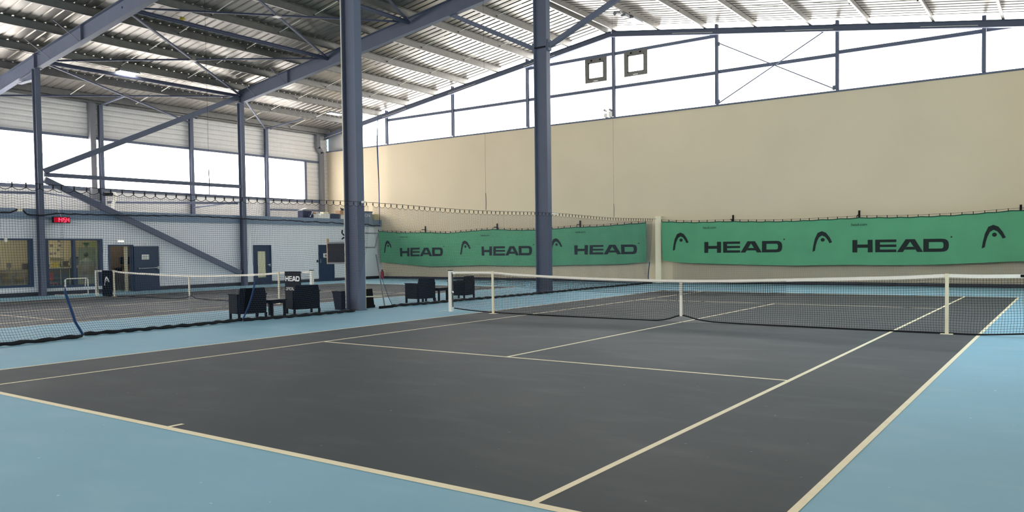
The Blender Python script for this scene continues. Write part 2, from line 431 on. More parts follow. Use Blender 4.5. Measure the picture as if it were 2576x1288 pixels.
for i, y in enumerate((-1.05, 3.7, 8.45, 13.2)):
    tag(obj('wall_post', MB().ibeam((XL + .2, y, 3.45), (XL + .2, y, roofz(XL) - .35), .18, .18, .014, .012, up=(1, 0, 0)).box(XL + .17, XL + .27, y + .3, y + .38, roofz(XL) - .36, roofz(XL) - .05), M['steel']),
        'steel post standing against the upper left windows, %s from the left' % ORD[i], 'post', 'posts along the upper left windows')
tag(obj('corner_post', MB().ibeam((XL + .45, YF + .17, WZ + .001), (XL + .45, YF + .17, 8.72), .24, .22, .016, .012), M['steel']), 'steel corner post on top of the beige wall at the far left roof corner', 'post')
tag(obj('downpipe', MB().box(XL + .05, XL + .32, 3.16, 3.42, 3.45, 8.9), M['pipe']), 'straight grey brown square downpipe beside the second left wall post', 'pipe')
tag(obj('downpipe', MB().bar((XL + .2, 17.0, 8.85), (XL + .2, 17.0, 7.95), .24, .24, up=(1, 0, 0)).bar((XL + .2, 17.0, 8.0), (XL + .2, 17.28, 7.7), .24, .24, up=(1, 0, 0)).bar((XL + .2, 17.28, 7.75), (XL + .2, 17.28, 3.45), .24, .24, up=(1, 0, 0)), M['pipe']), 'cranked grey downpipe in the corner beside the last left window', 'pipe')
tag(obj('eaves_beam', MB().bar((XL + .3, YB, roofz(XL) - .16), (XL + .3, YF - .3, roofz(XL) - .16), .08, .28).bar((XL + .36, YB, roofz(XL) - .29), (XL + .36, YF - .3, roofz(XL) - .29), .12, .02), M['galv']), 'galvanised eaves beam along the top of the left wall', 'beam')

# unseen walls that close the hall, plus glowing panels added for light ---------------------------------
RW = 9.0
struct(obj('wall_right', MB().box(XR, XR + .2, -5, RW, 0, WB).box(XR, XR + .2, -5, RW, WT + .6, roofz(XR) + .05).box(XR, XR + .2, RW, YF, 0, roofz(XR) + .05).box(XR, XR + .2, YB, -5, 0, roofz(XR) + .05), M['beige']))
for i in range(4):
    a = -5 + (RW + 5) * i / 4; b = -5 + (RW + 5) * (i + 1) / 4
    struct(obj('window_%d' % (20 + i), MB().box(XR + .04, XR + .1, a, b, WB, WT + .6), M['fill_r']))  # assumed panels out of view, added to brighten far wall and right floor
mb = MB().box(XL, XR, YB - .2, YB, 0, WZ); struct(obj('wall_back', mb, M['beige']))
pts = [(XL, WZ), (XR, WZ), (XR, roofz(XR)), (RX, RZ), (XL, roofz(XL))]
struct(obj('window_30', MB().add([(x, YB - .06, z) for x, z in pts], [tuple(range(5))]), M['fill_b']))  # assumed gable glazing behind the camera, added to light surfaces facing it

# ------------------------------------------------------------------ roof steel
px_left = [-30.75, -28.5, -26.32, -24.12, -21.97, -19.80, -17.62, -15.43, -13.32, -11.2]
px_right = [-10.8, -8.6, -6.39, -4.18, -1.93, .30, 2.51, 4.73, 6.95]
def zsec(L):                                            # Z-profile purlin along +y, top at z=0
    b = MB()
    b.box(-.008, .008, 0, L, -PB, 0); b.box(-.008, .085, 0, L, -.012, 0); b.box(-.085, .008, 0, L, -PB, -PB + .012)
    b.box(-.085, -.075, 0, L, -PB, -PB + .03)
    return b
zp = zsec(YF - .1 - YB); proto = obj('roof_purlin', zp, M['galv'])
first = True
for lst, side in ((px_left[::-1], 'left'), (px_right, 'right')):
    for i, x in enumerate(lst):
        o = proto if first else proto.copy()
        if not first: C.objects.link(o)
        first = False
        o.location = (x, YB, roofz(x) - .005)
        if side == 'right': o.scale = (-1, 1, 1)
        tag(o, 'long galvanised roof purlin, %s to the %s of the ridge' % (ORD[i], side), 'purlin', 'galvanised purlins under the roof deck')
# sag rods between purlins
b = MB().tube([(0, 0, 0), (1, 0, .142)], .014, 6); b.tube([(.0, 0, 0), (-.07, 0, -.01)], .02, 6)
rod_mesh = None
ybays = [(-1.0, 'nearer bay'), (8.5, 'far bay')]
rod_ys = [(2.2, 'left in middle bay'), (5.3, 'right in middle bay'), (11.6, 'left in far bay'), (14.7, 'right in far bay'), (-4.2, 'before the near rafter')]
k = 0
allp = px_left; 
def rod(xa, xb, y, lab):
    za, zb = roofz(xa) - .19, roofz(xb) - .07
    p = Vector((xa, y, za)); q = Vector((xb, y, zb)); mid = p.lerp(q, .62)
    t = thing('sag_rod', lab, 'rod', (xa, y, za), 0, 'sag rods between the roof purlins')
    obj('rod', MB().tube([(0, 0, 0), tuple(mid - p)], .016, 6), M['white'], t)
    obj('threaded_end', MB().tube([(-.1, 0, -.012), (.05, 0, .0)], .022, 6), M['black'], t)
for i in range(len(px_left) - 1):
    for y, nm in rod_ys:
        n = len(px_left) - 1 - i
        rod(px_left[i] + .01, px_left[i + 1], y, 'thin sag rod, %s purlin gap left of ridge, %s' % (ORD[n - 1], nm))
for i in range(6):
    for y, nm in rod_ys[2:4]:
        rod(px_right[i + 1] - .01, px_right[i], y, 'thin sag rod, %s purlin gap right of ridge, %s' % (ORD[i], nm))

# main rafters ------------------------------------------------------
def rafter(xa, ya, xb, yb, depth, label, tail=None):
    t = thing('roof_rafter', label, 'rafter', (xb, yb, 0))
    z = lambda x: roofz(x) - PB - depth / 2
    P = lambda x, y, dz=0: (x - xb, y - yb, z(x) + dz)
    obj('beam', MB().ibeam(P(xa, ya), P(xb, yb), depth, .24, .022, .014), M['steel'], t)
    obj('right_slope_beam', MB().ibeam(P(xb, yb), P(XR - .2, yb), depth, .24, .022, .014), M['steel'], t)
    for x in (-26.45, -22.9):
        y = ya + (yb - ya) * (x - xa) / (xb - xa)
        obj('stiffener_plate', MB().box(x - xb - .012, x - xb + .012, y - yb - .118, y - yb + .118, z(x) - depth / 2 + .03, z(x) + depth / 2 - .03), M['steel'], t)
    for x in (-25.2, -23.05):
        y = ya + (yb - ya) * (x - xa) / (xb - xa)
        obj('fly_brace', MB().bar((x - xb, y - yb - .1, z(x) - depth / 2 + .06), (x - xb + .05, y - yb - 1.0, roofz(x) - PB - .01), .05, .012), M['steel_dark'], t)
    if tail:
        obj('tail_beam', MB().ibeam(P(XL + .3, ya), P(xa, ya), depth * .92, .24, .022, .014), M['steel'], t)
        obj('haunch', MB().add([(xa - xb, ya - yb - .01, z(xa) - depth / 2), (xa - xb - 1.5, ya - yb - .01, z(xa - 1.5) - depth / 2), (xa - xb, ya - yb - .01, z(xa - 1.5) - depth / 2 - .12)] + [(xa - xb, ya - yb + .01, z(xa) - depth / 2), (xa - xb - 1.5, ya - yb + .01, z(xa - 1.5) - depth / 2), (xa - xb, ya - yb + .01, z(xa - 1.5) - depth / 2 - .12)], [(0, 1, 2), (5, 4, 3), (0, 3, 4, 1), (1, 4, 5, 2), (2, 5, 3, 0)]).box(xa - xb - 1.5, xa - xb, ya - yb - .1, ya - yb + .1, z(xa - 1.5) - depth / 2 - .13, z(xa - 1.5) - depth / 2 - .11), M['steel'], t)
    return t
rafter(-26.5, -1.10, RX, -.80, .61, 'big blue grey rafter in the upper left corner, nearer to the viewer', tail=True)
rafter(-26.5, 8.25, RX, 8.60, .61, 'big blue grey rafter rising behind the large column towards the ridge')

# columns ------------------------------------------------------------
def column(x, y, z1, depth, width, label, flange=.03):
    t = thing('steel_column', label, 'column', (x, y, 0))
    obj('shaft', MB().ibeam((0, 0, 0), (0, 0, z1), depth, width, flange, .016, up=(1, 0, 0)), M['steel'], t)
    obj('base_plate', MB().box(-depth / 2 - .03, depth / 2 + .03, -width / 2 - .02, width / 2 + .02, 0, .02), M['steel'], t)
    return t
zt = lambda x: roofz(x) - PB - .60
cA = column(-9.15, -.77, zt(-9.15), .50, .26, 'largest blue grey steel column standing at the gap of the dividing net')
obj('conduit', MB().tube([(-.28, -.09, .05), (-.28, -.09, zt(-9.2) - .2)], .025, 8), M['cream'], cA)
obj('conduit', MB().tube([(.2, .16, .05), (.2, .16, 2.2)], .02, 8), M['cream'], cA)
obj('cable_hook', MB().tube([(-.28, -.13, 2.05), (-.33, -.16, 2.12), (-.31, -.16, 2.2)], .02, 6).tube([(-.28, -.13, 2.0), (-.34, -.16, 1.95)], .02, 6), M['black'], cA)
cB = column(-9.12, 8.66, zt(-9.12), .56, .26, 'blue grey steel column standing behind the tennis net near the far banner')
obj('splice_plate', MB().box(-.25, .25, -.135, -.125, 8.98, 9.02), M['black'], cB)
obj('gusset_plate', MB().box(.28, .36, -.1, .1, 8.85, 9.25), M['steel'], cB)
obj('gusset_plate', MB().box(-.36, -.28, -.1, .1, 8.85, 9.2), M['steel'], cB)
cL = column(-26.42, -1.16, roofz(-26.42) - PB - .58, .27, .20, 'slim steel column against the grey wall between the two lit windows', .022)
cR = column(-26.42, 8.21, roofz(-26.42) - PB - .58, .28, .20, 'slim steel column against the grey wall left of the glazed blue door', .022)
obj('cap_plate', MB().box(-.2, .2, -.16, .16, roofz(-26.42) - PB - .60, roofz(-26.42) - PB - .58), M['steel'], cL)
obj('cap_plate', MB().box(-.2, .2, -.16, .16, roofz(-26.42) - PB - .60, roofz(-26.42) - PB - .58), M['steel'], cR)

def brace(name, p, q, w, h, label, cat='brace', mt=None):
    return tag(obj(name, MB().bar(p, q, w, h), mt or M['steel']), label, cat)
brace('knee_brace', (-9.48, 8.66, 9.03), (-13.4, 8.62, 10.98), .16, .16, 'square brace from the second big column up left to the rafter')
brace('knee_brace', (-8.76, 8.66, 9.03), (-4.9, 8.62, 10.62), .16, .16, 'square brace from the second big column up right towards the roof')
XK = -26.36
brace('wall_brace', (XK, -.98, 4.93), (XK, 8.05, 9.18), .14, .22, 'diagonal brace rising right across the upper left windows')
brace('wall_brace', (XK, -.98, 4.80), (XK, 8.05, 4.85), .14, .16, 'horizontal brace between the two slim columns in front of the windows')
brace('wall_brace', (XK, -.98, 4.60), (XK, 7.95, .62), .14, .24, 'diagonal brace falling right across the grey clubhouse wall')
# roof-plane struts and crossed braces
zs = lambda x: roofz(x) - PB - .23
stx = [-26.5, -20.3, -15.4]
for i, x in enumerate(stx):
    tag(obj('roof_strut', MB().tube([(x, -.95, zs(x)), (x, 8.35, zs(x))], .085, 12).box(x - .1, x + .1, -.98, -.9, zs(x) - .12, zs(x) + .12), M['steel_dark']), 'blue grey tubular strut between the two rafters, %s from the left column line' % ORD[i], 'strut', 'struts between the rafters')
bays = [(-31.0, -26.5, 'above the left window wall'), (-26.5, -20.3, 'left of the middle of the slope'), (-20.3, -15.4, 'right of the middle of the slope'), (-15.4, -11.1, 'next to the ridge')]
for xa, xb, nm in bays:
    t = thing('roof_cross_brace', 'crossed thin roof braces with small plate, %s' % nm, 'brace', ((xa + xb) / 2, 3.7, 0))
    xm = (xa + xb) / 2; Z = lambda x: zs(x) - (.12 if x < -30 else 0)
    for (p, q) in (((xa, -1.0), (xb, 8.3)), ((xa, 8.4), (xb, -.95))):
        a = Vector((p[0] - xm, p[1] - 3.7, Z(p[0]))); c = Vector((q[0] - xm, q[1] - 3.7, Z(q[0])))
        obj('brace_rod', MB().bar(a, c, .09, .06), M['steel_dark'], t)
    obj('crossing_plate', MB().box(-.14, .14, -.14, .14, Z(xm) - .05, Z(xm) + .06), M['galv'], t)
brace('stay', (-28.75, 3.7, zs(-28.75) - .06), (XL + .3, 3.75, 8.75), .08, .06, 'short stay from the left crossed brace down to the second wall post', 'brace')
brace('stay', (XL + .3, 13.2, 8.72), (-28.6, 13.9, 9.12), .08, .06, 'short stay from the last wall post up to the roof purlin', 'brace')
brace('stay', (XL + .3, 13.1, 8.7), (-26.6, 8.5, zs(-26.5)), .07, .06, 'thin stay from the slim right column to the last wall post', 'brace')
# low struts from columns to upper wall posts
lowst = [((-26.57, 8.05, 4.05), (-30.85, 3.85, 4.11), .11, 'low tube from the right slim column back to the second wall post'),
         ((-26.57, 8.25, 4.15), (-30.85, 8.4, 4.02), .08, 'low thin tube from the right slim column to the third wall post'),
         ((-26.5, -1.3, 4.07), (-30.95, -6.5, 4.2), .11, 'low tube from the left slim column back out of the frame'),
         ((-26.5, -1.0, 4.1), (-30.95, 3.55, 4.15), .08, 'low thin tube from the left slim column to the second wall post'),
         ((-30.86, 13.3, 4.09), (-30.86, 17.0, 4.15), .11, 'low horizontal tube behind the boxes stored on the ledge')]
for p, q, w, lab in lowst:
    tag(obj('low_strut', MB().tube([p, q], w / 2, 8), M['steel']), lab, 'strut', 'low struts above the clubhouse ledge')

# ------------------------------------------------------------------ lamps
def lamp(x, y, label, on=True, rz=0.0, with_arm=False):
    z = roofz(x) - PB - .02
    t = thing('ceiling_lamp', label, 'lamp', (x, y, z), rz)
    obj('housing', MB().box(-.2, .2, -.44, .44, -.12, -.03), M['grey'], t)
    obj('bracket', MB().box(-.03, .03, -.35, .35, -.03, .03), M['galv'], t)
    for k in range(4):
        obj('diffuser', MB().box(-.17, .17, -.42 + k * .212, -.22 + k * .212, -.135, -.12), M['led'], t)
    if with_arm:
        obj('driver_box', MB().box(-.1, .1, -1.0, -.6, -.14, -.04), M['grey'], t)
        obj('support_rail', MB().box(-.03, .03, -1.3, -.4, -.03, .0), M['galv'], t)
        obj('sensor', MB().tube([(0, -1.75, -.2), (0, -1.35, -.12)], .08, 10), M['grey'], t)
    return t
lamp(-26.3, 2.5, 'bright white panel lamp under the roof at upper left, between two rafters')
lamp(-26.9, 14.7, 'bright white panel lamp just left of the large column')
lamp(-8.62, 15.2, 'bright white panel lamp with driver boxes under the purlin near the ridge', with_arm=True)
t = thing('roof_sensor', 'small yellow and white device hanging under a purlin near the top left', 'sensor', (-20.6, 1.5, 10.45))
obj('dome', MB().lathe([(0, -.11), (.07, -.08), (.1, 0), (.07, .06), (0, .08)], n=12), M['yellow'], t, smooth=True)
obj('mount_arm', MB().tube([(0, 0, .06), (-.25, -.1, .12)], .03, 6), M['white'], t)

# hanging wires
for y, nm in ((-5.41, 'left of the large column'), (4.78, 'right of the large column'), (13.65, 'near the far wall')):
    t = thing('suspension_wire', 'thin vertical wire from the roof to the dividing net cable, %s' % nm, 'wire', (-8.85, y, 2.92), 0, 'wires that hold the net cable')
    obj('wire', MB().tube([(0, 0, .5), (0, 0, 8.5)], .0032, 5), M['net_black'], t)
    obj('chain_end', MB().tube([(0, 0, 0), (.01, 0, .25), (0, 0, .55)], .010, 5), M['net_black'], t)

# ------------------------------------------------------------------ dividing nets
XC = -8.76                                             # cable plane
def ctop(y):                                           # cable height, slight sag between supports
    return 2.90 + .03 * math.cos((y + .8) * 2 * PI / 9.4)
def net_wires(P, nu, nv, r, seg_u, seg_v, mb, skip_top=False):
    """P(u,v): strands along v at nu+1 positions, strands along u at nv+1 positions"""
    for i in range(nu + 1):
        u = i / nu; mb.tube([P(u, j / seg_v) for j in range(seg_v + 1)], r, 3, cap=False)
    for j in range(nv + 1):
        v = j / nv; mb.tube([P(i / seg_u, v) for i in range(seg_u + 1)], r, 3, cap=False)
MESH = .048
def divider(y0, y1, base, left_edge, right_edge, label, rope_left=False, rope_right=False, strap=None):
    """base: list of (y, x) for the hem on the floor; edges: y offsets of the two edges as lists of (v, dy)"""
    t = thing('divider_net', label, 'net', (XC, (y0 + y1) / 2, 0), 0, 'dividing nets between the two courts')
    ym = (y0 + y1) / 2
    bx = sorted(base)
    ph = random.random() * 6
    HK = .235
    def P(u, v):
        ya = y0 + lerp_list(left_edge, v); yb = y1 + lerp_list(right_edge, v)
        y = ya + (yb - ya) * u
        sc = abs(math.sin(PI * (y - y0) / HK)) * .055 * max(0, (v - .55) / .45) ** 2
        yb0 = bx[0][0] + (bx[-1][0] - bx[0][0]) * u
        xf = lerp_list(bx, yb0)
        k = (1 - v) ** 2.2
        x = XC + (xf - XC) * k + (.02 * math.sin(y * 5.1 + ph + v * 3) + .035 * math.sin(y * 1.7 + ph)) * (1 - v) * (1 if v > .08 else .5)
        y += .03 * math.sin(v * 7 + y * 2.3 + ph) * (1 - v)
        z = .05 + (ctop(y) - .07 - .05) * v - sc + .012 * math.sin(y * 6.3 + ph) * (1 - v)
        return (x - XC, y - ym, z)
    nu = int((y1 - y0) / MESH); nv = int(2.85 / MESH)
    mb = MB(); net_wires(P, nu, nv, .0026, max(24, int((y1 - y0) / .06)), 16, mb)
    obj('net_mesh', mb, M['net_navy'], t)
    # scalloped top rope
    n = int((y1 - y0) / .03)
    obj('top_rope', MB().tube([P(i / n, 1) for i in range(n + 1)], .006, 4), M['net_black'], t)
    # hem
    n = max(10, int((y1 - y0) / .12)); pts = []
    for i in range(n + 1):
        u = i / n; yb0 = bx[0][0] + (bx[-1][0] - bx[0][0]) * u; xf = lerp_list(bx, yb0)
        pts.append((xf - XC + .02 * math.sin(i * 1.3), yb0 - ym, .04 + .008 * math.sin(i * 2.1)))
    obj('weighted_hem', MB().tube(pts, [.036 + .007 * math.sin(i * 1.7) for i in range(n + 1)], 8), M['hem'], t, smooth=True)
    if rope_left: obj('edge_rope', MB().tube([P(0, j / 20) for j in range(0, 21)], [rope_left if j < 7 else .002 for j in range(21)], 6), M['rope_blue'], t)
    if rope_right: obj('edge_rope', MB().tube([P(1, j / 20) for j in range(0, 21)], [.024 if j < 7 else .002 for j in range(21)], 6), M['rope_blue'], t)
    hk = None; nh = min(int((y1 - y0) / HK), 99)
    for i in range(nh + 1):
        y = y0 + i * HK
        if y > y1 + .02: break
        if hk is None:
            hk = obj('hook', MB().tube([(0, 0, -.075), (.004, 0, -.03), (0, 0, .012)], .011, 5).box(-.012, .012, -.012, .012, -.055, -.025), M['net_black'], t); h = hk
        else:
            h = hk.copy(); C.objects.link(h); h.parent = t
        h.location = (0, y - ym, ctop(y))
    return t
z0 = [(0, 0), (1, 0)]
divider(-13.0, -8.62, [(-13, -8.6), (-9.81, -8.60), (-9.14, -8.63), (-8.32, -8.77)], z0, [(0, .30), (.1, .16), (.3, .02), (1, 0)], 'dividing net piece at the far left of the picture, ending in a blue edge rope', rope_right=True)
divider(-8.62, -4.45, [(-8.11, -9.10), (-7.45, -9.0), (-6.61, -8.95), (-5.7, -8.92), (-4.5, -9.06)], [(0, .5), (.12, .25), (.35, 0), (1, 0)], z0, 'dividing net piece in front of the left grey wall, left of the armchairs', rope_right=False)
divider(-4.45, -.62, [(-4.5, -9.0), (-3.9, -8.88), (-3.63, -8.82), (-2.44, -8.75), (-1.25, -8.72)], [(0, -.05), (.2, .1), (.35, .2), (.5, .1), (1, 0)], [(0, -.62), (.25, -.42), (.6, -.1), (.85, 0), (1, 0)], 'dividing net piece hanging in front of two armchairs beside the large column', rope_left=.02)
divider(-.45, 17.2, [(.45, -9.0), (.9, -9.05), (1.61, -8.9), (3.56, -8.90), (5.2, -8.76), (7.67, -8.70), (9.65, -8.70), (11.92, -8.75), (15.27, -8.65), (17.2, -8.80)],
        [(0, .9), (.1, .65), (.3, .35), (.6, .15), (.85, 0), (1, 0)], [(0, -.4), (.5, -.15), (1, 0)], 'long dividing net piece from the large column back to the far wall', rope_left=.008, rope_right=True)
tag(obj('net_cable', MB().tube([(XC, y, ctop(y) + .006) for y in [-13 + .6 * i for i in range(52)]], .006, 5), M['net_black']), 'long thin steel cable that the dividing nets hang from', 'cable')
tag(obj('cable_clip', MB().tube([(0, -.1, 0), (0, .02, .01)], .03, 8), M['white'], loc=(XC + .05, -.8, 2.93)), 'small white clip where the net cable meets the large column', 'clip')
tag(obj('cable_clip', MB().tube([(0, -.15, 0), (0, .25, .0)], .02, 8), M['white'], loc=(XC + .05, 8.75, 2.90)), 'small white clip where the net cable meets the second big column', 'clip')
tag(obj('wall_bracket_post', MB().box(-8.86, -8.58, YF - .2, YF, 0, 3.06), M['cream']), 'pale box post on the far wall between the two green banners', 'post')

# net above the clubhouse
def upper_net():
    X = -26.15; y0, y1 = -6.0, 17.3
    t = thing('upper_net', 'fine net curtain hanging from the roof down to the clubhouse ledge', 'net', (X, 5.6, 3.2))
    rope = [(-6, 3.24), (-3.2, 3.22), (-2.68, 3.24), (-2.34, 3.27), (-2.13, 3.36), (-1.92, 3.36), (-1.78, 3.22), (-1.64, 3.18), (-1.28, 3.18), (-.91, 3.22), (-.72, 3.27), (-.37, 3.26), (1.9, 3.27), (5.24, 3.32), (6.91, 3.30), (8.71, 3.26), (9.8, 3.24), (10.5, 3.26), (11.47, 3.23), (11.94, 3.20), (12.45, 3.23), (13.14, 3.18), (13.66, 3.21), (14.19, 3.17), (16.2, 3.16), (16.91, 3.08), (17.02, 3.12), (17.35, 3.10)]
    zb = lambda y: smooth_list(rope, y)
    zt_ = roofz(X) - PB - .08
    def P(u, v):
        y = y0 + (y1 - y0) * u
        a = zb(y); b = zt_ - .05 * abs(math.sin(PI * y / .6))
        x = .03 * math.sin(y * 2.1 + v * 5) * math.sin(PI * v)
        return (x, y - 5.6 + .05 * math.sin(v * 6 + y) * math.sin(PI * v), a + (b - a) * v - 3.2)
    mb = MB(); net_wires(P, 500, 128, .0013, 160, 12, mb)
    obj('net_mesh', mb, M['net_navy'], t)
    n = 300
    obj('bottom_rope', MB().tube([(.02, y0 + (y1 - y0) * i / n - 5.6, zb(y0 + (y1 - y0) * i / n) - 3.2 + .008 * math.sin(i * .9)) for i in range(n + 1)], .032, 6), M['hem'], t)
    obj('top_rope', MB().tube([P(i / 200, 1) for i in range(201)], .008, 4), M['net_black'], t)
    obj('edge_rope', MB().tube([(0, 11.75, 6.2), (.02, 11.62, 4.7), (0, 11.72, 2.5), (0, 11.74, .0)], [.012, .045, .03, .02], 6), M['rope_blue'], t)
    obj('clip', MB().box(-.02, .06, -2.02 - 5.6 - .08, -2.02 - 5.6 + .08, .10, .22), M['cream'], t)
upper_net()

# ------------------------------------------------------------------ main tennis net
def tennis_net(x0, x1, xs0, xs1, xc, y, topz, botz, label, rows=22, r=.0027, dense=None, mesh=.045):
    t = thing('tennis_net', label, 'net', (xc, y, 0))
    BH = .062
    def P(u, v):
        x = x0 + (x1 - x0) * u; a = botz(x); b = topz(x) - BH + .01
        bulge = .025 * math.sin(PI * v) * math.sin(x * 1.3)
        return (x - xc + .012 * math.sin(v * 9 + x * 1.9) * (1 - v), bulge + (.05 * (1 - v) ** 2), a + (b - a) * v)
    nu = int((x1 - x0) / mesh); mb = MB(); net_wires(P, nu, rows, r, 90, 10, mb)
    obj('net_mesh', mb, M['net_black'], t)
    if dense:
        a, b = dense
        def Q(u, v):
            x = a + (b - a) * u; zt2 = topz(x) - BH + .01
            return (x - xc + .02, -.02 + .01 * math.sin(x * 7), zt2 - .27 * (1 - v))
        mb = MB(); net_wires(Q, int((b - a) / mesh), 6, r * 1.25, 60, 3, mb)
        obj('reinforced_mesh', mb, M['net_black'], t)
    n = 90
    def band(u, v):
        x = x0 + (x1 - x0) * u; return x
    mb = MB()
    for sgn in (-1, 1):
        mb.grid(lambda u, v: (x0 + (x1 - x0) * u - xc, sgn * .010, topz(x0 + (x1 - x0) * u) - BH * (1 - v)), n, 1)
    mb.grid(lambda u, v: (x0 + (x1 - x0) * u - xc, -.010 + .02 * v, topz(x0 + (x1 - x0) * u)), n, 1)
    obj('white_band', mb, M['tape'], t)
    obj('bottom_cord', MB().tube([(lambda p: (p[0], p[1] - .01, p[2]))(P(i / n, 0)) for i in range(n + 1)], .016, 6), M['hem'], t)
    zc, zb = topz(xc), botz(xc)
    obj('center_strap', MB().box(-.028, .028, -.018, -.012, zb - .02, zc + .004).box(-.028, .028, .012, .018, zb, zc + .004).box(-.028, .028, -.018, .018, zc, zc + .006), M['white'], t)
    obj('strap_hook', MB().tube([(0, -.01, zb), (.01, -.01, zb * .5), (0, -.01, .01)], .006, 5).box(-.03, .03, -.03, .03, .002, .01), M['silver'], t)
    for xs in (xs0, xs1):
        s = obj('singles_stick', MB().box(xs - xc - .028, xs - xc + .028, -.035, .0, .006, topz(xs) + .01), M['cream'], t)
        obj('foot_plate', MB().box(xs - xc - .10, xs - xc + .10, -.07, .07, .002, .014), M['cream'], s)
    return t
main_top = [(-6.42, 1.05), (-5.03, 1.055), (-4.4, 1.015), (-2.6, .95), (-1.2, .922), (0, .914), (1.2, .932), (2.77, .982), (4.3, 1.035), (5.03, 1.075), (5.5, 1.068), (6.42, 1.085)]
main_bot = [(-6.42, .10), (-5.8, .055), (-5.03, .03), (-2.83, .015), (-1.5, .012), (-.55, .018), (-.3, .06), (-.05, .145), (.05, .145), (.35, .07), (.8, .03), (2.7, .018), (5.03, .018), (5.6, .02), (6.42, .08)]
def post(x, y, label, h=1.07, crank=1):
    t = thing('net_post', label, 'post', (x, y, 0))
    obj('post_tube', MB().box(-.045, .045, -.045, .045, 0, h), M['white'], t)
    obj('post_cap', MB().box(-.05, .05, -.05, .05, h, h + .02), M['black'], t)
    obj('winch', MB().tube([(.05 * crank, -.02, .5), (.09 * crank, -.02, .52)], .03, 8).tube([(.05 * crank, 0, h - .06), (.1 * crank, 0, h - .03)], .02, 8), M['silver'], t)
    obj('lacing_cord', MB().tube([(.06 * crank, 0, h - .08), (.075 * crank, -.01, .8), (.06 * crank, 0, .5), (.07 * crank, 0, .12)], .012, 5), M['net_black'], t)
    return t
tennis_net(-6.34, 6.36, -5.03, 5.04, 0, 0, lambda x: smooth_list(main_top, x), lambda x: smooth_list(main_bot, x), 'long tennis net with white top band across the nearer court', dense=(-6.25, 2.2))
post(-6.46, .05, 'white net post with black cap at the left end of the near net'); 
post(6.46, 0, 'white net post at the right end of the near net', crank=-1)
tag(obj('band_patch', MB().box(6.14, 6.30, -.016, -.011, 1.03, 1.075), M['black']), 'small black patch on the right end of the near net band', 'patch')
n2t = [(-24.5, 1.0), (-23.2, 1.0), (-22.6, .955), (-20.5, .90), (-18.22, .86), (-15.4, .905), (-13.9, .96), (-13.35, 1.0), (-11.8, 1.04)]
n2b = [(-24.5, .10), (-23.2, .02), (-21.4, .015), (-19.2, .02), (-18.5, .06), (-18.22, .15), (-17.9, .06), (-17, .03), (-13.3, .03), (-11.8, .1)]
tennis_net(-24.42, -11.94, -23.16, -13.36, -18.22, 0, lambda x: smooth_list(n2t, x), lambda x: smooth_list(n2b, x), 'tennis net with white band on the far court behind the dividing net', rows=16, r=.0022, mesh=.055)
post(-24.50, 0, 'white net post of the far court in front of the open door', 1.0)
post(-11.84, 0, 'white net post of the far court beside the large column', 1.05, -1)

# ------------------------------------------------------------------ printed letters and emblem
def wordmark(P, n=3, k=5):
    """P(x,z) maps the unit box to 3-D; wide block letters H E A D"""
    b = MB()
    def q(p00, p10, p11, p01):
        b.grid(lambda u, v: P(*[(p00[i] * (1-u) + p10[i] * u) * (1-v) + (p01[i] * (1-u) + p11[i] * u) * v for i in (0, 1)]), k, n)
    def r(x0, x1, z0, z1): q((x0, z0), (x1, z0), (x1, z1), (x0, z1))
    r(0, .053, 0, 1); r(.167, .22, 0, 1); r(.053, .167, .37, .63)
    r(.248, .298, 0, 1); r(.298, .47, .79, 1); r(.298, .47, .41, .60); r(.298, .47, 0, .21)
    q((.476, 0), (.537, 0), (.611, .80), (.566, 1)); q((.686, 0), (.745, 0), (.660, 1), (.613, .80))
    q((.566, 1), (.611, .78), (.613, .78), (.660, 1)); q((.555, .19), (.668, .19), (.648, .40), (.575, .40))
    r(.747, .802, 0, 1); r(.802, .925, .75, 1); r(.802, .925, 0, .25)
    N = 8
    for i in range(N):
        a0, a1 = -PI / 2 + PI * i / N, -PI / 2 + PI * (i + 1) / N
        def pt(a, rx, rz):
            ca, sa = math.cos(a), math.sin(a); e = .75
            return (.925 + rx * abs(ca) ** e, .5 + rz * math.copysign(abs(sa) ** e, sa))
        q(pt(a0, .022, .25), pt(a0, .075, .5), pt(a1, .075, .5), pt(a1, .022, .25))
    return b
def emblem(P):
    out = [(0, 0), (.045, .28), (.13, .63), (.27, .92), (.48, 1.0), (.69, .92), (.88, .68), (1, .45)]
    inn = [(.13, .05), (.17, .28), (.24, .50), (.34, .70), (.49, .79), (.65, .72), (.79, .55), (.87, .41)]
    b = MB(); N = 4
    for i in range(len(out) - 1):
        def f(u, v, i=i):
            a = [out[i][k] * (1-u) + out[i+1][k] * u for k in (0, 1)]; c = [inn[i][k] * (1-u) + inn[i+1][k] * u for k in (0, 1)]
            return P(a[0] * (1-v) + c[0] * v, a[1] * (1-v) + c[1] * v)
        b.grid(f, N, 2)
    return b
def emblem_dot(P, c=(.53, .58), rx=.10, rz=.088):
    b = MB(); n = 16
    b.add([P(*c)] + [P(c[0] + rx * math.cos(2*PI*i/n), c[1] + rz * math.sin(2*PI*i/n)) for i in range(n)], [(0, i + 1, (i + 1) % n + 1) for i in range(n)])
    return b

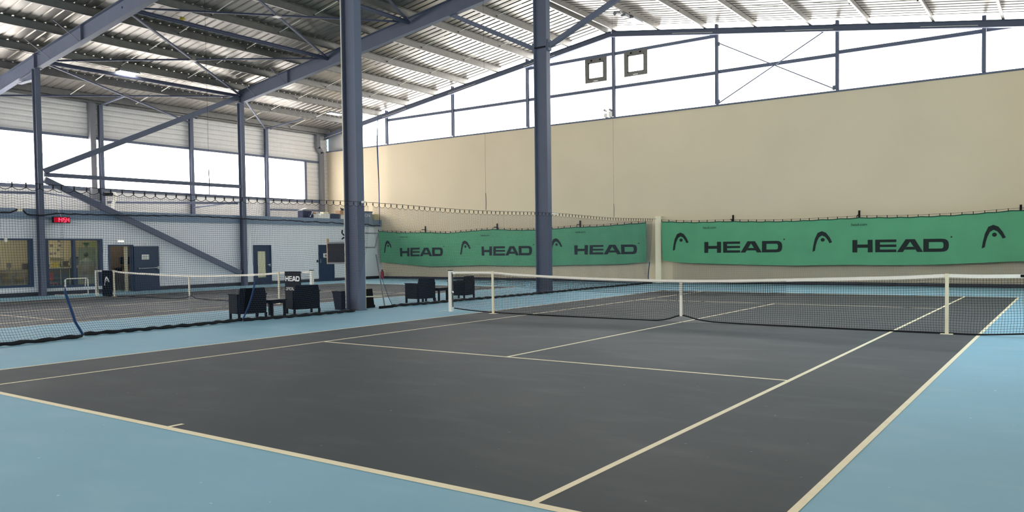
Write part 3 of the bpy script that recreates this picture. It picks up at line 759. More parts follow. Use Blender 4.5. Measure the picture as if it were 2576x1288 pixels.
# green banners ------------------------------------------------------
RT = [(-8.45, 2.81), (-6.98, 2.73), (-5.4, 2.72), (-4.35, 2.68), (-2.97, 2.65), (-1.93, 2.66), (-.36, 2.69), (-.03, 2.70), (1.55, 2.67), (2.96, 2.68), (4.02, 2.72), (5.42, 2.79), (7, 2.72), (8.6, 2.72)]
RB = [(-8.41, 1.03), (-7.57, .94), (-6.25, .89), (-4.46, .84), (-2.77, .81), (-.36, .84), (.56, .83), (2.24, .84), (3.82, .9), (5.43, .97), (7, .9), (8.6, .92)]
LT = [(-26.43, 2.80), (-24.75, 2.67), (-22.71, 2.64), (-21.15, 2.57), (-19.78, 2.63), (-17.99, 2.69), (-16.61, 2.62), (-15.27, 2.61), (-14.31, 2.63), (-13.18, 2.67), (-11.79, 2.68), (-10.39, 2.74), (-9.25, 2.78)]
LB = [(-26.27, .97), (-24.44, .86), (-22.75, .74), (-20.98, .75), (-19.05, .80), (-17.23, .78), (-15.26, .77), (-14.33, .8), (-12.68, .83), (-10.66, .87), (-9.22, .96)]
BY = 17.5
def ban_y(x, z):
    return BY + .03 * math.sin(x * 1.1) + .022 * math.sin(x * 3.7 + z * 1.5) * (2.8 - z) * .6 + .008 * math.sin(x * 9.3 + z * 4) + .012 * math.sin(z * 5 + x * 2.2)
def banner(T, B, words_, embs, coms, label):
    x0, x1 = T[0][0], T[-1][0]; xm = (x0 + x1) / 2
    t = thing('windbreak_banner', label, 'banner', (xm, BY, 0))
    def W(x, z, d=0): return (x - xm, ban_y(x, z) - BY - d, z)
    def Pb(u, v):
        xt = x0 + (x1 - x0) * u; xb = B[0][0] + (B[-1][0] - B[0][0]) * u
        x = xb + (xt - xb) * v
        zt2 = smooth_list(T, xt) - .022 * abs(math.sin(PI * xt / .72)); zb2 = smooth_list(B, xb)
        return W(x, zb2 + (zt2 - zb2) * v)
    obj('fabric', MB().grid(Pb, 220, 24), M['green'], t, smooth=True)
    obj('top_hem', MB().tube([Pb(i / 220, 1) for i in range(221)], .02, 6), mat('dark_green_hem', S(20, 74, 54), .85), t)
    for e in (0, 1): obj('side_hem', MB().tube([Pb(e, i / 12) for i in range(13)], .016, 6), M['green'], t)
    for (xa, zt2, xb, zb2) in words_:
        P = lambda x, z: W(xa + (xb - xa) * x, zb2 + (zt2 - zb2) * z, .012)
        obj('lettering', wordmark(P), M['ink'], t)
        obj('small_dot', emblem_dot(P, (1.025, 1.12), .009, .06), M['ink'], t)
    for (xa, xb, zb2, zt2) in embs:
        P = lambda x, z: W(xa + (xb - xa) * x, zb2 + (zt2 - zb2) * z, .012)
        e = obj('emblem', emblem(P), M['ink'], t); obj('emblem_dot', emblem_dot(P), M['ink'], e)
    for (xa, z) in coms:
        tm = text_mb('head.com', .15); tm.v = [W(xa + v[0] * 1.02, z + v[1], .012) for v in tm.v]
        obj('small_lettering', tm, M['ink'], t)
    # eyelet ties and supporting cord
    n = int((x1 - x0) / .36); tie = None
    zc = lambda x: smooth_list(T, x) + .06
    for i in range(n + 1):
        x = x0 + (x1 - x0) * i / n; p = (x - xm, ban_y(x, 2.7) - BY, smooth_list(T, x))
        if tie is None: tie = obj('tie', MB().box(-.012, .012, -.012, .012, -.03, .085), M['black'], t); o = tie
        else: o = tie.copy(); C.objects.link(o); o.parent = t
        o.location = p
    obj('support_cord', MB().tube([(x0 + (x1 - x0) * i / n - xm, ban_y(x0 + (x1 - x0) * i / n, 2.7) - BY, zc(x0 + (x1 - x0) * i / n) + .01) for i in range(n + 1)], .005, 4), M['net_black'], t)
    return t
banner(RT, RB, [(-6.40, 1.84, -3.02, 1.36), (-.27, 1.82, 3.10, 1.33)], [(-7.89, -7.14, 1.47, 2.28), (-1.80, -1.03, 1.37, 2.20), (4.16, 4.90, 1.44, 2.29)], [(-6.46, 2.42), (-.32, 2.38)], 'long green windbreak banner on the far wall right of the pale post')
banner(LT, LB, [(-24.67, 1.78, -21.51, 1.30), (-18.79, 1.79, -15.59, 1.31), (-13.04, 1.78, -9.69, 1.33)], [(-26.01, -25.35, 1.49, 2.23), (-20.29, -19.53, 1.36, 2.13), (-14.50, -13.76, 1.40, 2.15)], [(-24.68, 2.36), (-18.84, 2.34), (-13.02, 2.38)], 'long green windbreak banner on the far wall seen through the dividing net')
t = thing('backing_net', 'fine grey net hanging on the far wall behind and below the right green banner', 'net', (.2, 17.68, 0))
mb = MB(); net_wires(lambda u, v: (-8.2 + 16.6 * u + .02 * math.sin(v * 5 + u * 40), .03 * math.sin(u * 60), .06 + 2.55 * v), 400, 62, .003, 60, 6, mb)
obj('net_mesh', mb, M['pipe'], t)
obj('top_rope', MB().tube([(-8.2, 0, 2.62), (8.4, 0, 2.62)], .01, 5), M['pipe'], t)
brx = [(-23.1, 'first'), (-18.04, 'second'), (-12.96, 'third'), (-5.25, 'fourth'), (-.1, 'fifth'), (5.33, 'sixth')]
for x, nm in brx:
    t = thing('banner_bracket', 'black angle bracket on the far wall above the green banners, %s from the left' % nm, 'bracket', (x, YF, 2.74), 0, 'brackets that hold the banner cord')
    obj('upright', MB().box(-.035, .035, -.035, 0, -.22, .26), M['black'], t)
    obj('arm', MB().bar((0, -.035, .06), (0, -.33, .06), .035, .035), M['black'], t)

# ------------------------------------------------------------------ clubhouse
WX = -26.6
mb = MB()
ops = [(-4.6, -1.40, .37, 2.28), (-.92, 1.35, .29, 2.28), (1.62, 2.66, 0, 1.98), (8.90, 9.96, 0, 1.98), (13.10, 14.18, 0, 1.98)]
yc = YB
for a, b, z0_, z1_ in ops:
    mb.box(WX - .2, WX, yc, a, 0, 3.06); 
    if z0_ > 0: mb.box(WX - .2, WX, a, b, 0, z0_)
    mb.box(WX - .2, WX, a, b, z1_, 3.06); yc = b
mb.box(WX - .2, WX, yc, YF, 0, 3.06)
struct(obj('wall_left', mb, M['grey_wall']))
struct(obj('trim_ledge', MB().box(WX - .25, WX + .05, YB, YF, 3.06, 3.45), M['blue_band']))
struct(obj('ceiling_clubhouse', MB().box(XL, WX - .25, YB, YF, 3.25, 3.44), M['grey_wall']))
prev = YB
bb = MB()
for a, b, z0_, z1_ in ops:
    if z0_ == 0:
        bb.box(WX, WX + .02, prev, a - .02, 0, .16); prev = b + .02
bb.box(WX, WX + .02, prev, YF, 0, .16)
struct(obj('baseboard_left', bb, M['base_dark']))
# windows
def cwin(n, a, b, z0_, z1_, mull):
    f = struct(obj('window_%d' % n, MB().box(WX - .18, WX + .03, a + .1, b - .12, z0_, z0_ + .09).box(WX - .18, WX + .03, a + .1, b - .12, z1_ - .07, z1_).box(WX - .18, WX + .03, a, a + .1, z0_, z1_).box(WX - .18, WX + .03, b - .12, b, z0_, z1_), M['frame_blue']))
    for y in mull: obj('mullion', MB().box(WX - .16, WX + .02, y - .05, y + .05, z0_ + .09, z1_ - .07), M['frame_blue'], f)
    obj('pane', MB().box(WX - .09, WX - .08, a + .1, b - .12, z0_ + .09, z1_ - .07), M['glass'], f)
cwin(40, -4.6, -1.40, .37, 2.28, [-3.2]); cwin(41, -.92, 1.35, .29, 2.28, [.19])
# door 1, open, leaf folded back on the wall
d = struct(obj('door_1', MB().box(WX - .2, WX + .02, 1.58, 1.66, 0, 2.03).box(WX - .2, WX + .02, 2.62, 2.70, 0, 2.03).box(WX - .2, WX + .02, 1.66, 2.62, 1.97, 2.03), M['frame_blue']))
lf = obj('door_leaf', MB().box(WX + .03, WX + .08, 2.68, 3.83, .02, 1.96), M['door_blue'], d)
obj('push_bar', MB().tube([(WX + .13, 2.88, .98), (WX + .13, 3.74, 1.0)], .025, 8).box(WX + .08, WX + .15, 3.72, 3.80, .94, 1.06).box(WX + .08, WX + .14, 2.86, 2.90, .95, 1.02), M['silver'], lf)
t = tag(obj('notice_sheet', MB().box(WX + .081, WX + .086, 3.02, 3.36, 1.37, 1.59), M['paper']), 'white paper notice taped on the open dark blue door', 'notice')
for i in range(5): obj('print_line', MB().box(WX + .0865, WX + .0875, 3.05, 3.33 - .04 * (i % 2), 1.41 + i * .035, 1.42 + i * .035), M['grey'], t)
# door 2 glazed
d = struct(obj('door_2', MB().box(WX - .12, WX + .02, 8.88, 8.94, 0, 2.0).box(WX - .12, WX + .02, 9.92, 9.98, 0, 2.0).box(WX - .12, WX + .02, 8.94, 9.92, 1.95, 2.0), M['frame_blue']))
lf = obj('door_leaf', MB().box(WX - .06, WX - .01, 8.94, 9.16, .01, 1.95).box(WX - .06, WX - .01, 9.64, 9.92, .01, 1.95).box(WX - .06, WX - .01, 9.16, 9.64, .01, .36).box(WX - .06, WX - .01, 9.16, 9.64, 1.68, 1.95), M['door_blue'], d)
obj('frosted_pane', MB().box(WX - .04, WX - .03, 9.16, 9.64, .36, 1.68), mat('pale_frosted_glass', S(214, 208, 172), .5), lf)
obj('door_handle', MB().tube([(WX + .04, 9.72, .98), (WX + .04, 9.88, .98)], .012, 6).box(WX - .01, WX + .02, 9.84, 9.9, .9, 1.04), M['silver'], lf)
# door 3
d = struct(obj('door_3', MB().box(WX - .12, WX + .02, 13.08, 13.14, 0, 2.0).box(WX - .12, WX + .02, 14.14, 14.20, 0, 2.0).box(WX - .12, WX + .02, 13.14, 14.14, 1.95, 2.0), M['frame_blue']))
lf = obj('door_leaf', MB().box(WX - .06, WX - .01, 13.14, 14.14, .01, 1.95), M['door_blue'], d)
obj('door_handle', MB().tube([(WX + .02, 13.2, 1.0), (WX + .05, 13.2, 1.05), (WX + .05, 13.2, 1.2), (WX + .02, 13.2, 1.22)], .012, 6), M['silver'], lf)
t = tag(obj('door_sign', MB().box(WX - .008, WX, 13.43, 13.76, 1.30, 1.54), M['paper']), 'small white sign on the right dark blue door', 'sign')
obj('sign_picture', MB().box(WX + .0005, WX + .002, 13.52, 13.70, 1.35, 1.48), M['grey'], t)
# clock 14:54
t = thing('wall_clock', 'red digital clock glowing high on the grey clubhouse wall', 'clock', (WX + .28, -.42, 2.90))
obj('clock_case', MB().box(-.05, .05, -.33, .33, 0, .25), M['black'], t)
obj('clock_face', MB().box(.05, .054, -.30, .31, .025, .225), M['clockface'], t)
SEG = {'a': (0, 1, 1, 1), 'b': (1, .5, 1, 1), 'c': (1, 0, 1, .5), 'd': (0, 0, 1, 0), 'e': (0, 0, 0, .5), 'f': (0, .5, 0, 1), 'g': (0, .5, 1, .5)}
DIG = {'1': 'bc', '4': 'bcfg', '5': 'acdfg'}
for i, ch in enumerate('1454'):
    y0_ = [-.20, -.085, .07, .19][i]; w_, h_ = .085, .165; b = MB()
    for sg in DIG[ch]:
        xa, za, xb, zb = SEG[sg]
        b.bar((.06, y0_ + xa * w_, .042 + za * h_), (.06, y0_ + xb * w_, .042 + zb * h_), .008, .02, up=(0, 1, 0) if xa == xb else (0, 0, 1))
    obj('clock_digit', b, M['digit'], t)
b = MB()
for z in (.09, .16): b.box(.056, .062, .033, .05, z, z + .02)
obj('clock_colon', b, M['digit'], t)
tag(obj('clock_cable', MB().tube([(WX + .05, -.42, 3.45), (WX + .28, -.42, 3.15)], .01, 5), M['white']), 'thin white cable above the red clock', 'cable')
t = thing('exit_light', 'small lit emergency light above the open blue door', 'light', (WX + .03, 2.12, 2.17))
obj('housing', MB().box(-.03, .03, -.15, .15, -.05, .06), M['white'], t)
for y in (-.07, .07): obj('tube_lamp', MB().box(.03, .04, y - .055, y + .055, -.02, .03), M['exitlamp'], t)
tag(obj('wall_hook', MB().box(-.02, .05, -.04, .04, -.03, .03), M['white'], loc=(WX + .03, 3.28, 2.06)), 'small white fitting on the wall above the open blue door leaf', 'fitting')
tag(obj('window_sensor', MB().box(-.02, .05, -.05, .05, -.08, .08), M['white'], loc=(WX + .05, -2.38, 2.22)), 'small white sensor at the top of the far left lit window', 'sensor')
tag(obj('wall_switch', MB().box(-.02, .02, -.05, .05, -.04, .04), M['white'], loc=(WX + .03, 3.95, 1.41)), 'small white plate on the grey wall right of the open door', 'switch')
tag(obj('wall_switch', MB().box(-.02, .03, -.03, .03, -.06, .06), M['black'], loc=(WX + .03, 12.98, 1.12)), 'small black lock plate left of the right blue door', 'switch')

# interior: back wall and partitions that run off at an angle
struct(obj('wall_clubhouse_back', MB().box(XL + .02, XL + .1, -8, 4.6, 0, 3.2), M['warm_wall']))
def partition(name, p, q, m):
    struct(obj(name, MB().bar((p[0], p[1], 1.6), (q[0], q[1], 1.6), .10, 3.2), m))
partition('wall_partition_left', (-26.82, -1.22), (-31.05, .62), M['warm_wall'])
partition('wall_partition_mid', (-26.82, 1.50), (-31.05, 3.75), M['warm_wall'])
partition('wall_partition_right', (-26.82, 2.80), (-29.0, 4.35), M['brown_wall'])
struct(obj('wall_hallway', MB().box(-29.1, -29.0, 2.78, 4.4, 0, 3.2), M['brown_wall']))
struct(obj('wall_lounge_end', MB().box(XL, WX - .2, -8.1, -8, 0, 3.2), M['warm_wall']))
for x, y, s, lab in ((-29.4, -2.2, .28, 'warm ceiling lamp in the lounge behind the far left window'), (-29.0, .75, .26, 'warm ceiling lamp in the kitchen behind the second window'), (-27.9, 2.75, .16, 'warm ceiling lamp in the hallway behind the open door')):
    t = thing('room_lamp', lab, 'lamp', (x, y, 3.20)); obj('lamp_rim', MB().box(-s - .03, s + .03, -s - .03, s + .03, 0, .06), M['white'], t); obj('diffuser', MB().box(-s, s, -s, s, -.02, 0), M['roomlamp'], t)
# kitchen
t = thing('kitchen_counter', 'dark fronted kitchen counter with pale top behind the second window', 'counter', (-29.4, .8, 0))
obj('cabinet_body', MB().box(-.35, .3, -.62, .72, 0, 1.04), M['counter'], t)
obj('worktop', MB().box(-.4, .34, -.64, .74, 1.04, 1.09), M['cream'], t)
obj('door_gap', MB().box(.30, .306, -.02, .0, .1, 1.0).box(.30, .306, .36, .38, .1, 1.0), M['cream'], t)
t = thing('fridge', 'tall grey fridge behind the person in the kitchen', 'fridge', (-30.55, 2.72, 0))
obj('fridge_body', MB().box(-.33, .25, -.30, .30, 0, 1.95), M['fridge'], t)
obj('fridge_door', MB().box(.25, .30, -.29, .29, .05, 1.2).box(.25, .30, -.29, .29, 1.22, 1.93), M['fridge'], t)
obj('door_handle', MB().box(.30, .33, .2, .24, .8, 1.15).box(.30, .33, .2, .24, 1.3, 1.6), M['silver'], t)
obj('fridge_note', MB().box(.30, .304, .06, .18, 1.62, 1.82).box(.30, .304, .0, .22, 1.05, 1.18), M['grey'], t)
t = thing('potted_plant', 'dark green pot plant on top of the kitchen fridge', 'plant', (-30.5, 2.62, 1.95))
obj('plant_pot', MB().lathe([(.0, 0), (.05, 0), (.07, .08), (.06, .08)], n=12), M['grey'], t)
b = MB()
for i in range(26):
    a = random.random() * 6.28; l = .08 + .12 * random.random(); h = .04 + .16 * random.random()
    p = Vector((0, 0, .07)); q = Vector((math.cos(a) * l, math.sin(a) * l, .07 + h)); s_ = Vector((-math.sin(a), math.cos(a), 0)) * .045
    m_ = p.lerp(q, .6) + Vector((0, 0, .04)); b.add([p, m_ + s_, q, m_ - s_], [(0, 1, 2), (0, 2, 3)])
obj('foliage', b, M['leaf'], t)
tag(obj('serving_plate', MB().lathe([(0, 0), (.12, .01), (.13, .025), (0, .015)], n=20).xf(Matrix.Translation((-30.45, 2.92, 2.08)) @ Matrix.Rotation(1.4, 4, 'Y')), mat('pale_green_glaze', S(170, 190, 110), .4)), 'pale green plate leaning beside the plant on the fridge', 'plate')
CT = 1.09
tag(obj('yellow_box', MB().box(-.10, .10, -.11, .11, 0, .17).box(-.02, .02, -.08, .08, .17, .20), M['yellow'], loc=(-29.2, .62, CT)), 'yellow box on the kitchen counter behind the window', 'box')
tag(obj('kettle', MB().lathe([(0, 0), (.08, 0), (.075, .14), (.03, .19), (0, .20)], n=14).tube([(.07, 0, .05), (.14, 0, .1), (.08, 0, .17)], .012, 6), M['black'], loc=(-29.25, .33, CT)), 'small dark kettle at the left end of the kitchen counter', 'kettle')
tag(obj('bottle', MB().lathe([(0, 0), (.035, 0), (.035, .15), (.013, .19), (.013, .24), (0, .24)], n=12), M['leaf'], loc=(-29.2, .84, CT)), 'dark green bottle on the kitchen counter', 'bottle')
tag(obj('coffee_machine', MB().box(-.10, .12, -.14, .14, 0, .05).box(-.10, 0, -.10, .10, .05, .2).box(-.10, .10, -.10, .10, .2, .26), mat('brown_plastic', S(70, 48, 44), .5), loc=(-29.2, 1.07, CT)), 'small brown coffee machine on the kitchen counter', 'appliance')
tag(obj('wall_shelf', MB().box(-.12, .1, -.27, .27, 0, .03).box(-.12, -.1, -.25, -.22, -.1, .0).box(-.12, -.1, .22, .25, -.1, 0), M['white'], loc=(XL + .23, 1.50, 1.50)), 'white wall shelf above the kitchen counter', 'shelf')
t = thing('range_hood', 'pale hood with a black front rail on the kitchen back wall', 'hood', (XL + .1, 2.43, 1.35))
obj('hood_body', MB().box(0, .12, -.29, .29, -.2, .1), M['fridge'], t); obj('front_rail', MB().box(.12, .14, -.29, .29, .1, .17), M['black'], t)
for i, (y, z, s2) in enumerate(((1.68, 2.25, .05), (1.36, 2.05, .07), (1.71, 2.05, .06), (1.65, 1.85, .06), (1.33, 1.67, .06), (1.5, 1.69, .05))):
    tag(obj('wall_card', MB().box(0, .01, -s2, s2, -s2 * .8, s2 * .8), M['grey'], loc=(XL + .10, y, z)), 'small dark picture card on the kitchen back wall, %s from the top' % ORD[i], 'picture', 'cards on the kitchen wall')
t = thing('red_chair', 'red chair just inside the second window', 'chair', (-27.55, -.30, 0))
obj('seat', MB().box(-.19, .19, -.17, .17, .42, .46), M['red'], t); obj('backrest', MB().box(-.19, -.165, -.16, .16, .55, .90), M['red'], t)
for x in (-.17, .17):
    for y in (-.15, .15): obj('leg', MB().tube([(x, y, .43), (x * 1.1, y * 1.1, 0)], .012, 6), M['silver'], t)
tag(obj('curtain_strip', MB().grid(lambda u, v: (.02 * math.sin(u * 18), -.06 + .12 * u, .35 + 1.9 * v), 16, 2), M['cream'], loc=(WX - .36, 1.30, 0)), 'narrow cream curtain at the right edge of the second window', 'curtain')
# lounge
def lounge_table(x, y, lab):
    t = thing('lounge_table', lab, 'table', (x, y, 0))
    obj('tabletop', MB().box(-.4, .4, -.45, .45, .72, .75), M['wood'], t)
    for a in (-.35, .35):
        for c in (-.4, .4): obj('leg', MB().tube([(a, c, .72), (a, c, 0)], .02, 6), M['silver'], t)
lounge_table(-29.3, -1.9, 'wooden table in the lounge behind the far left window')
def lounge_chair(x, y, rz, lab):
    t = thing('lounge_chair', lab, 'chair', (x, y, 0), rz, 'chairs in the lounge')
    obj('seat', MB().box(-.2, .2, -.2, .2, .42, .45), M['wood'], t)
    obj('backrest', MB().box(-.22, -.2, -.2, .2, .66, .80), M['wood'], t)
    for sg in (-.19, .19):
        obj('leg_frame', MB().tube([(.2, sg, 0), (.15, sg, .43), (-.2, sg, .43), (-.24, sg, .86)], .015, 6).tube([(-.17, sg, .43), (-.24, sg, 0)], .015, 6), M['silver'], t)
lounge_chair(-27.9, -1.35, 2.6, 'metal legged chair nearest the right edge of the lounge window'); lounge_chair(-28.0, -1.85, 3.0, 'metal legged chair in the middle of the lounge window'); lounge_chair(-27.7, -2.45, 3.3, 'metal legged chair at the left edge of the lounge window')
t = thing('lounge_sideboard', 'grey wooden sideboard along the lounge back wall', 'cabinet', (-30.75, -.75, 0))
obj('cabinet_body', MB().box(-.25, .25, -.9, .9, 0, 1.0), mat('grey_wood', S(140, 128, 108), .6), t); obj('door_gap', MB().box(.25, .254, .34, .36, .05, .97).box(.25, .254, -.36, -.34, .05, .97), M['counter'], t)
tag(obj('desk_screen', MB().box(-.02, .02, -.09, .09, .08, .30).box(-.08, .08, -.08, .08, 0, .02).box(-.01, .01, -.03, .03, .02, .08), M['grey'], loc=(-30.7, -.60, 1.0)), 'small grey screen on the lounge sideboard', 'screen')
tag(obj('speaker_box', MB().box(-.1, .1, -.09, .09, 0, .26).tube([(.1, 0, .16), (.105, 0, .16)], .05, 12), M['black'], loc=(-30.7, .05, 1.0)), 'small dark box at the right end of the lounge sideboard', 'box')
# hallway
t = tag(obj('framed_picture', MB().box(0, .03, -.28, .22, -.16, .16), M['black'], loc=(-29.0, 3.66, 1.33)), 'dark framed picture on the hallway wall seen through the open door', 'picture')
obj('picture_panes', MB().box(.031, .034, -.22, -.12, -.12, .12).box(.031, .034, -.09, .02, -.12, .12).box(.031, .034, .05, .16, -.12, .12), mat('deep_blue_print', S(24, 34, 56), .4), t)
t = tag(obj('notice_board', MB().box(0, .025, -.3, .25, -.30, .3), mat('brown_board', S(104, 84, 66), .8), loc=(-29.0, 3.66, .80)), 'brown notice board below the framed picture in the hallway', 'board')
for k in range(3): obj('pinned_note', MB().box(.026, .028, -.24 + .17 * k, -.12 + .17 * k, -.2 + .1 * (k % 2), .1), M['card'], t)
tag(obj('hall_cabinet', MB().box(-.2, .2, -.25, .25, 0, .78), M['grey'], loc=(-28.72, 3.06, 0)), 'grey cabinet in the hallway behind the open door', 'cabinet')
tag(obj('waste_basket', MB().taper((0, 0), 0, .22, .11, .11, .13, .13), M['black'], loc=(-28.70, 3.12, .78)), 'small black box on the hallway cabinet', 'box')
tag(obj('door_jamb_board', MB().box(-.06, .06, -.05, .05, 0, 1.95), M['cream'], loc=(-26.95, 2.54, 0)), 'pale upright board just inside the open door', 'board')

# person in the kitchen ------------------------------------------------
def person(loc, rz):
    t = thing('person', 'person seen from behind in grey clothes standing at the kitchen counter', 'person', loc, rz)
    # local: facing -x (away), z up; skeleton with one vertex per joint
    J = [(0, 0, .92), (.0, 0, 1.08), (.01, 0, 1.26), (.0, 0, 1.38), (-.01, 0, 1.44), (-.03, 0, 1.50), (-.04, 0, 1.585), (-.03, 0, 1.665)]
    R = [(.15, .13), (.135, .11), (.16, .11), (.13, .09), (.06, .06), (.058, .058), (.088, .10), (.055, .065)]
    E_ = [(i, i + 1) for i in range(7)]
    def add(p, r, par): J.append(p); R.append(r); E_.append((par, len(J) - 1)); return len(J) - 1
    for s in (-1, 1):
        a = add((0, s * .185, 1.36), (.062, .06), 3); b = add((-.06, s * .27, 1.12), (.045, .045), a); c = add((-.27, s * .21, 1.05), (.033, .034), b); d = add((-.33, s * .19, 1.05), (.03, .036), c)
        for k, (dy, dl) in enumerate(((-.026, .075), (-.009, .09), (.009, .085), (.026, .07))):
            f = add((-.33 - dl * .55, s * .19 + dy, 1.045), (.0095, .0095), d); add((-.33 - dl, s * .19 + dy, 1.03), (.008, .008), f)
        th = add((-.345, s * .19 - s * .04, 1.035), (.010, .010), d); add((-.375, s * .19 - s * .05, 1.02), (.009, .009), th)
        h = add((0, s * .09, .86), (.095, .10), 0); k = add((-.01, s * .10, .48), (.062, .066), h); an = add((.02, s * .10, .09), (.042, .045), k); he = add((-.02, s * .10, .045), (.042, .035), an); add((-.14, s * .11, .035), (.036, .03), he)
    me = bpy.data.meshes.new('body'); me.from_pydata(J, E_, []); o = bpy.data.objects.new('body', me); C.objects.link(o)
    md = o.modifiers.new('s', 'SKIN'); 
    for i, sv in enumerate(me.skin_vertices[0].data):
        sv.radius = R[i]; sv.use_root = (i == 0)
    o.modifiers.new('u', 'SUBSURF').levels = 1
    o.modifiers['u'].render_levels = 1
    dg = bpy.context.evaluated_depsgraph_get(); dg.update()
    m2 = bpy.data.meshes.new_from_object(o.evaluated_get(dg)); bpy.data.objects.remove(o)
    for m in (M['skin'], M['shirt'], M['trousers'], M['black']): m2.materials.append(m)
    for p in m2.polygons:
        x, y, z = p.center; p.use_smooth = True
        if z < .09: i = 3
        elif z < .93 and not x < -.2: i = 2
        elif z < 1.46 and not (x < -.09 and z < 1.12) : i = 1
        else: i = 0
        p.material_index = i
    b = bpy.data.objects.new('body', m2); C.objects.link(b); b.parent = t
    hb = MB(); n = 14
    for i in range(9):
        ph = PI * i / 8
        for k in range(n):
            a = 2 * PI * k / n; rr = math.sin(ph)
            hb.v.append((-.025 + .108 * rr * math.cos(a) * (1 if math.cos(a) > -.2 else .80), .098 * rr * math.sin(a), 1.615 + .115 * math.cos(ph) * (1 if ph < PI / 2 else .95)))
    for i in range(8):
        for k in range(n): hb.f.append((i * n + k, i * n + (k + 1) % n, (i + 1) * n + (k + 1) % n, (i + 1) * n + k)); hb.m.append(0)
    obj('hair', hb, M['hair'], t, smooth=True)
    fb = MB()
    fb.lathe([(0, -.02), (.014, -.012), (.016, .0), (.008, .03), (0, .035)], (-.145, 0, 1.585), 8)
    obj('nose', fb, M['skin'], t)
    for s in (-1, 1):
        obj('ear', MB().lathe([(0, -.03), (.014, -.02), (.016, .01), (0, .03)], (-.03, s * .098, 1.585), 8), M['skin'], t)
        obj('eye', MB().lathe([(0, -.008), (.01, 0), (0, .008)], (-.125, s * .032, 1.605), 8), M['black'], t)
    obj('mouth', MB().box(-.126, -.118, -.025, .025, 1.543, 1.551), M['red'], t)
    return t
person((-28.4, 1.56, 0), -.25)

# things stored on the ledge ---------------------------------------------
LZ = 3.455
def bxt(name, x, y, sx, sy, sz, m, label, cat, z=LZ, rz=0, lid=None):
    t = thing(name, label, cat, (x, y, z), rz)
    obj('box_body', MB().taper((0, 0), 0, sz, sx / 2, sy / 2, sx / 2, sy / 2), m, t)
    if lid: obj('lid', MB().box(-sx / 2 - .02, sx / 2 + .02, -sy / 2 - .02, sy / 2 + .02, sz, sz + .05), lid, t)
    return t
LX = -26.98
bxt('storage_crate', LX - .16, 12.66, .4, .62, .38, M['navy'], 'dark crate at the left end of the boxes on the ledge', 'crate', lid=M['grey'])
tag(obj('loose_sheet', MB().box(-.15, .15, -.2, .2, 0, .015).xf(Matrix.Rotation(.25, 4, 'X')), M['paper'], loc=(LX - .16, 12.58, LZ + .49)), 'white sheet lying on top of the dark crate', 'paper')
t = thing('sports_bag', 'dark blue bag slumped in front of the dark crate on the ledge', 'bag', (LX + .25, 12.72, LZ))
obj('bag_body', MB().lathe([(0, 0), (.14, .02), (.16, .12), (.12, .24), (.05, .3), (0, .31)], n=14), M['navy'], t, smooth=True)
obj('bag_strap', MB().tube([(.1, -.14, .05), (.12, 0, .28), (.1, .13, .1)], .018, 6), M['paper'], t)
bxt('white_box', LX, 13.2, .3, .42, .22, M['paper'], 'low white box right of the dark crate on the ledge', 'box')
tag(obj('shoe_pair', MB().lathe([(0, 0), (.1, .01), (.11, .06), (.05, .12), (0, .12)], n=12), M['card'], loc=(LX + .02, 13.15, LZ + .22)), 'small brown bundle on the low white box', 'bundle')
bxt('white_box', LX, 13.82, .36, .62, .26, M['paper'], 'wide white box in the middle of the ledge', 'box')
bxt('white_box', LX - .02, 13.9, .3, .36, .1, M['cream'], 'shallow cream box stacked on the wide white box', 'box', z=LZ + .265)
bxt('plastic_crate', LX, 14.52, .4, .60, .28, M['door_blue'], 'blue crate on the ledge left of the cardboard box', 'crate')
bxt('white_box', LX + .02, 15.24, .36, .62, .24, M['paper'], 'white carton under the cardboard box on the ledge', 'box')
bxt('cardboard_box', LX + .02, 15.18, .38, .66, .22, M['card'], 'brown cardboard box on the white carton on the ledge', 'box', z=LZ + .245)
t = thing('watering_can', 'dark odd shaped gadget on top of the cardboard box', 'gadget', (LX, 15.3, LZ + .47))
obj('gadget_body', MB().taper((0, 0), 0, .14, .1, .12, .08, .1), M['black'], t); obj('spout', MB().tube([(0, -.08, .08), (0, -.22, .16)], .03, 6), M['black'], t); obj('grip', MB().tube([(0, .05, .13), (0, .1, .24)], .02, 6), M['black'], t)
t = bxt('printed_box', LX, 17.0, .4, .75, .44, M['blue_band'], 'box with blue and white print on the ledge right of the large column', 'box', lid=M['door_blue'])
tm = text_mb('ON', .28); tm.v = [(.205, -.25 + v[0] * 1.0, .17 + v[1] * .9) for v in tm.v]; obj('box_print', tm, M['print_white'], t)
bxt('yellow_bin', -26.8, 17.62, .3, .3, .34, mat('pale_yellow_plastic', S(206, 200, 150), .6), 'pale yellow bin at the right end of the ledge', 'bin', z=3.455)
tag(obj('long_plank', MB().box(-.1, .1, -.42, .42, 0, .04), M['cream'], loc=(LX, 11.5, LZ)), 'pale plank lying flat on the ledge left of the crates', 'plank')
t = thing('flue_pipe', 'white bent flue pipe above the ledge beside the second wall post', 'pipe', (-30.5, 3.45, LZ))
obj('dark_duct', MB().tube([(0, .05, 1.02), (0, .45, 1.03)], .1, 10), M['black'], t)
obj('white_elbow', MB().tube([(0, .45, 1.06), (0, .58, 1.06), (0, .64, .98), (0, .58, .8), (0, .5, .6), (0, .48, .3), (0, .42, .2)], .075, 10), M['white'], t, smooth=True)
obj('foot', MB().box(-.15, .15, .2, .75, 0, .05), M['grey'], t)

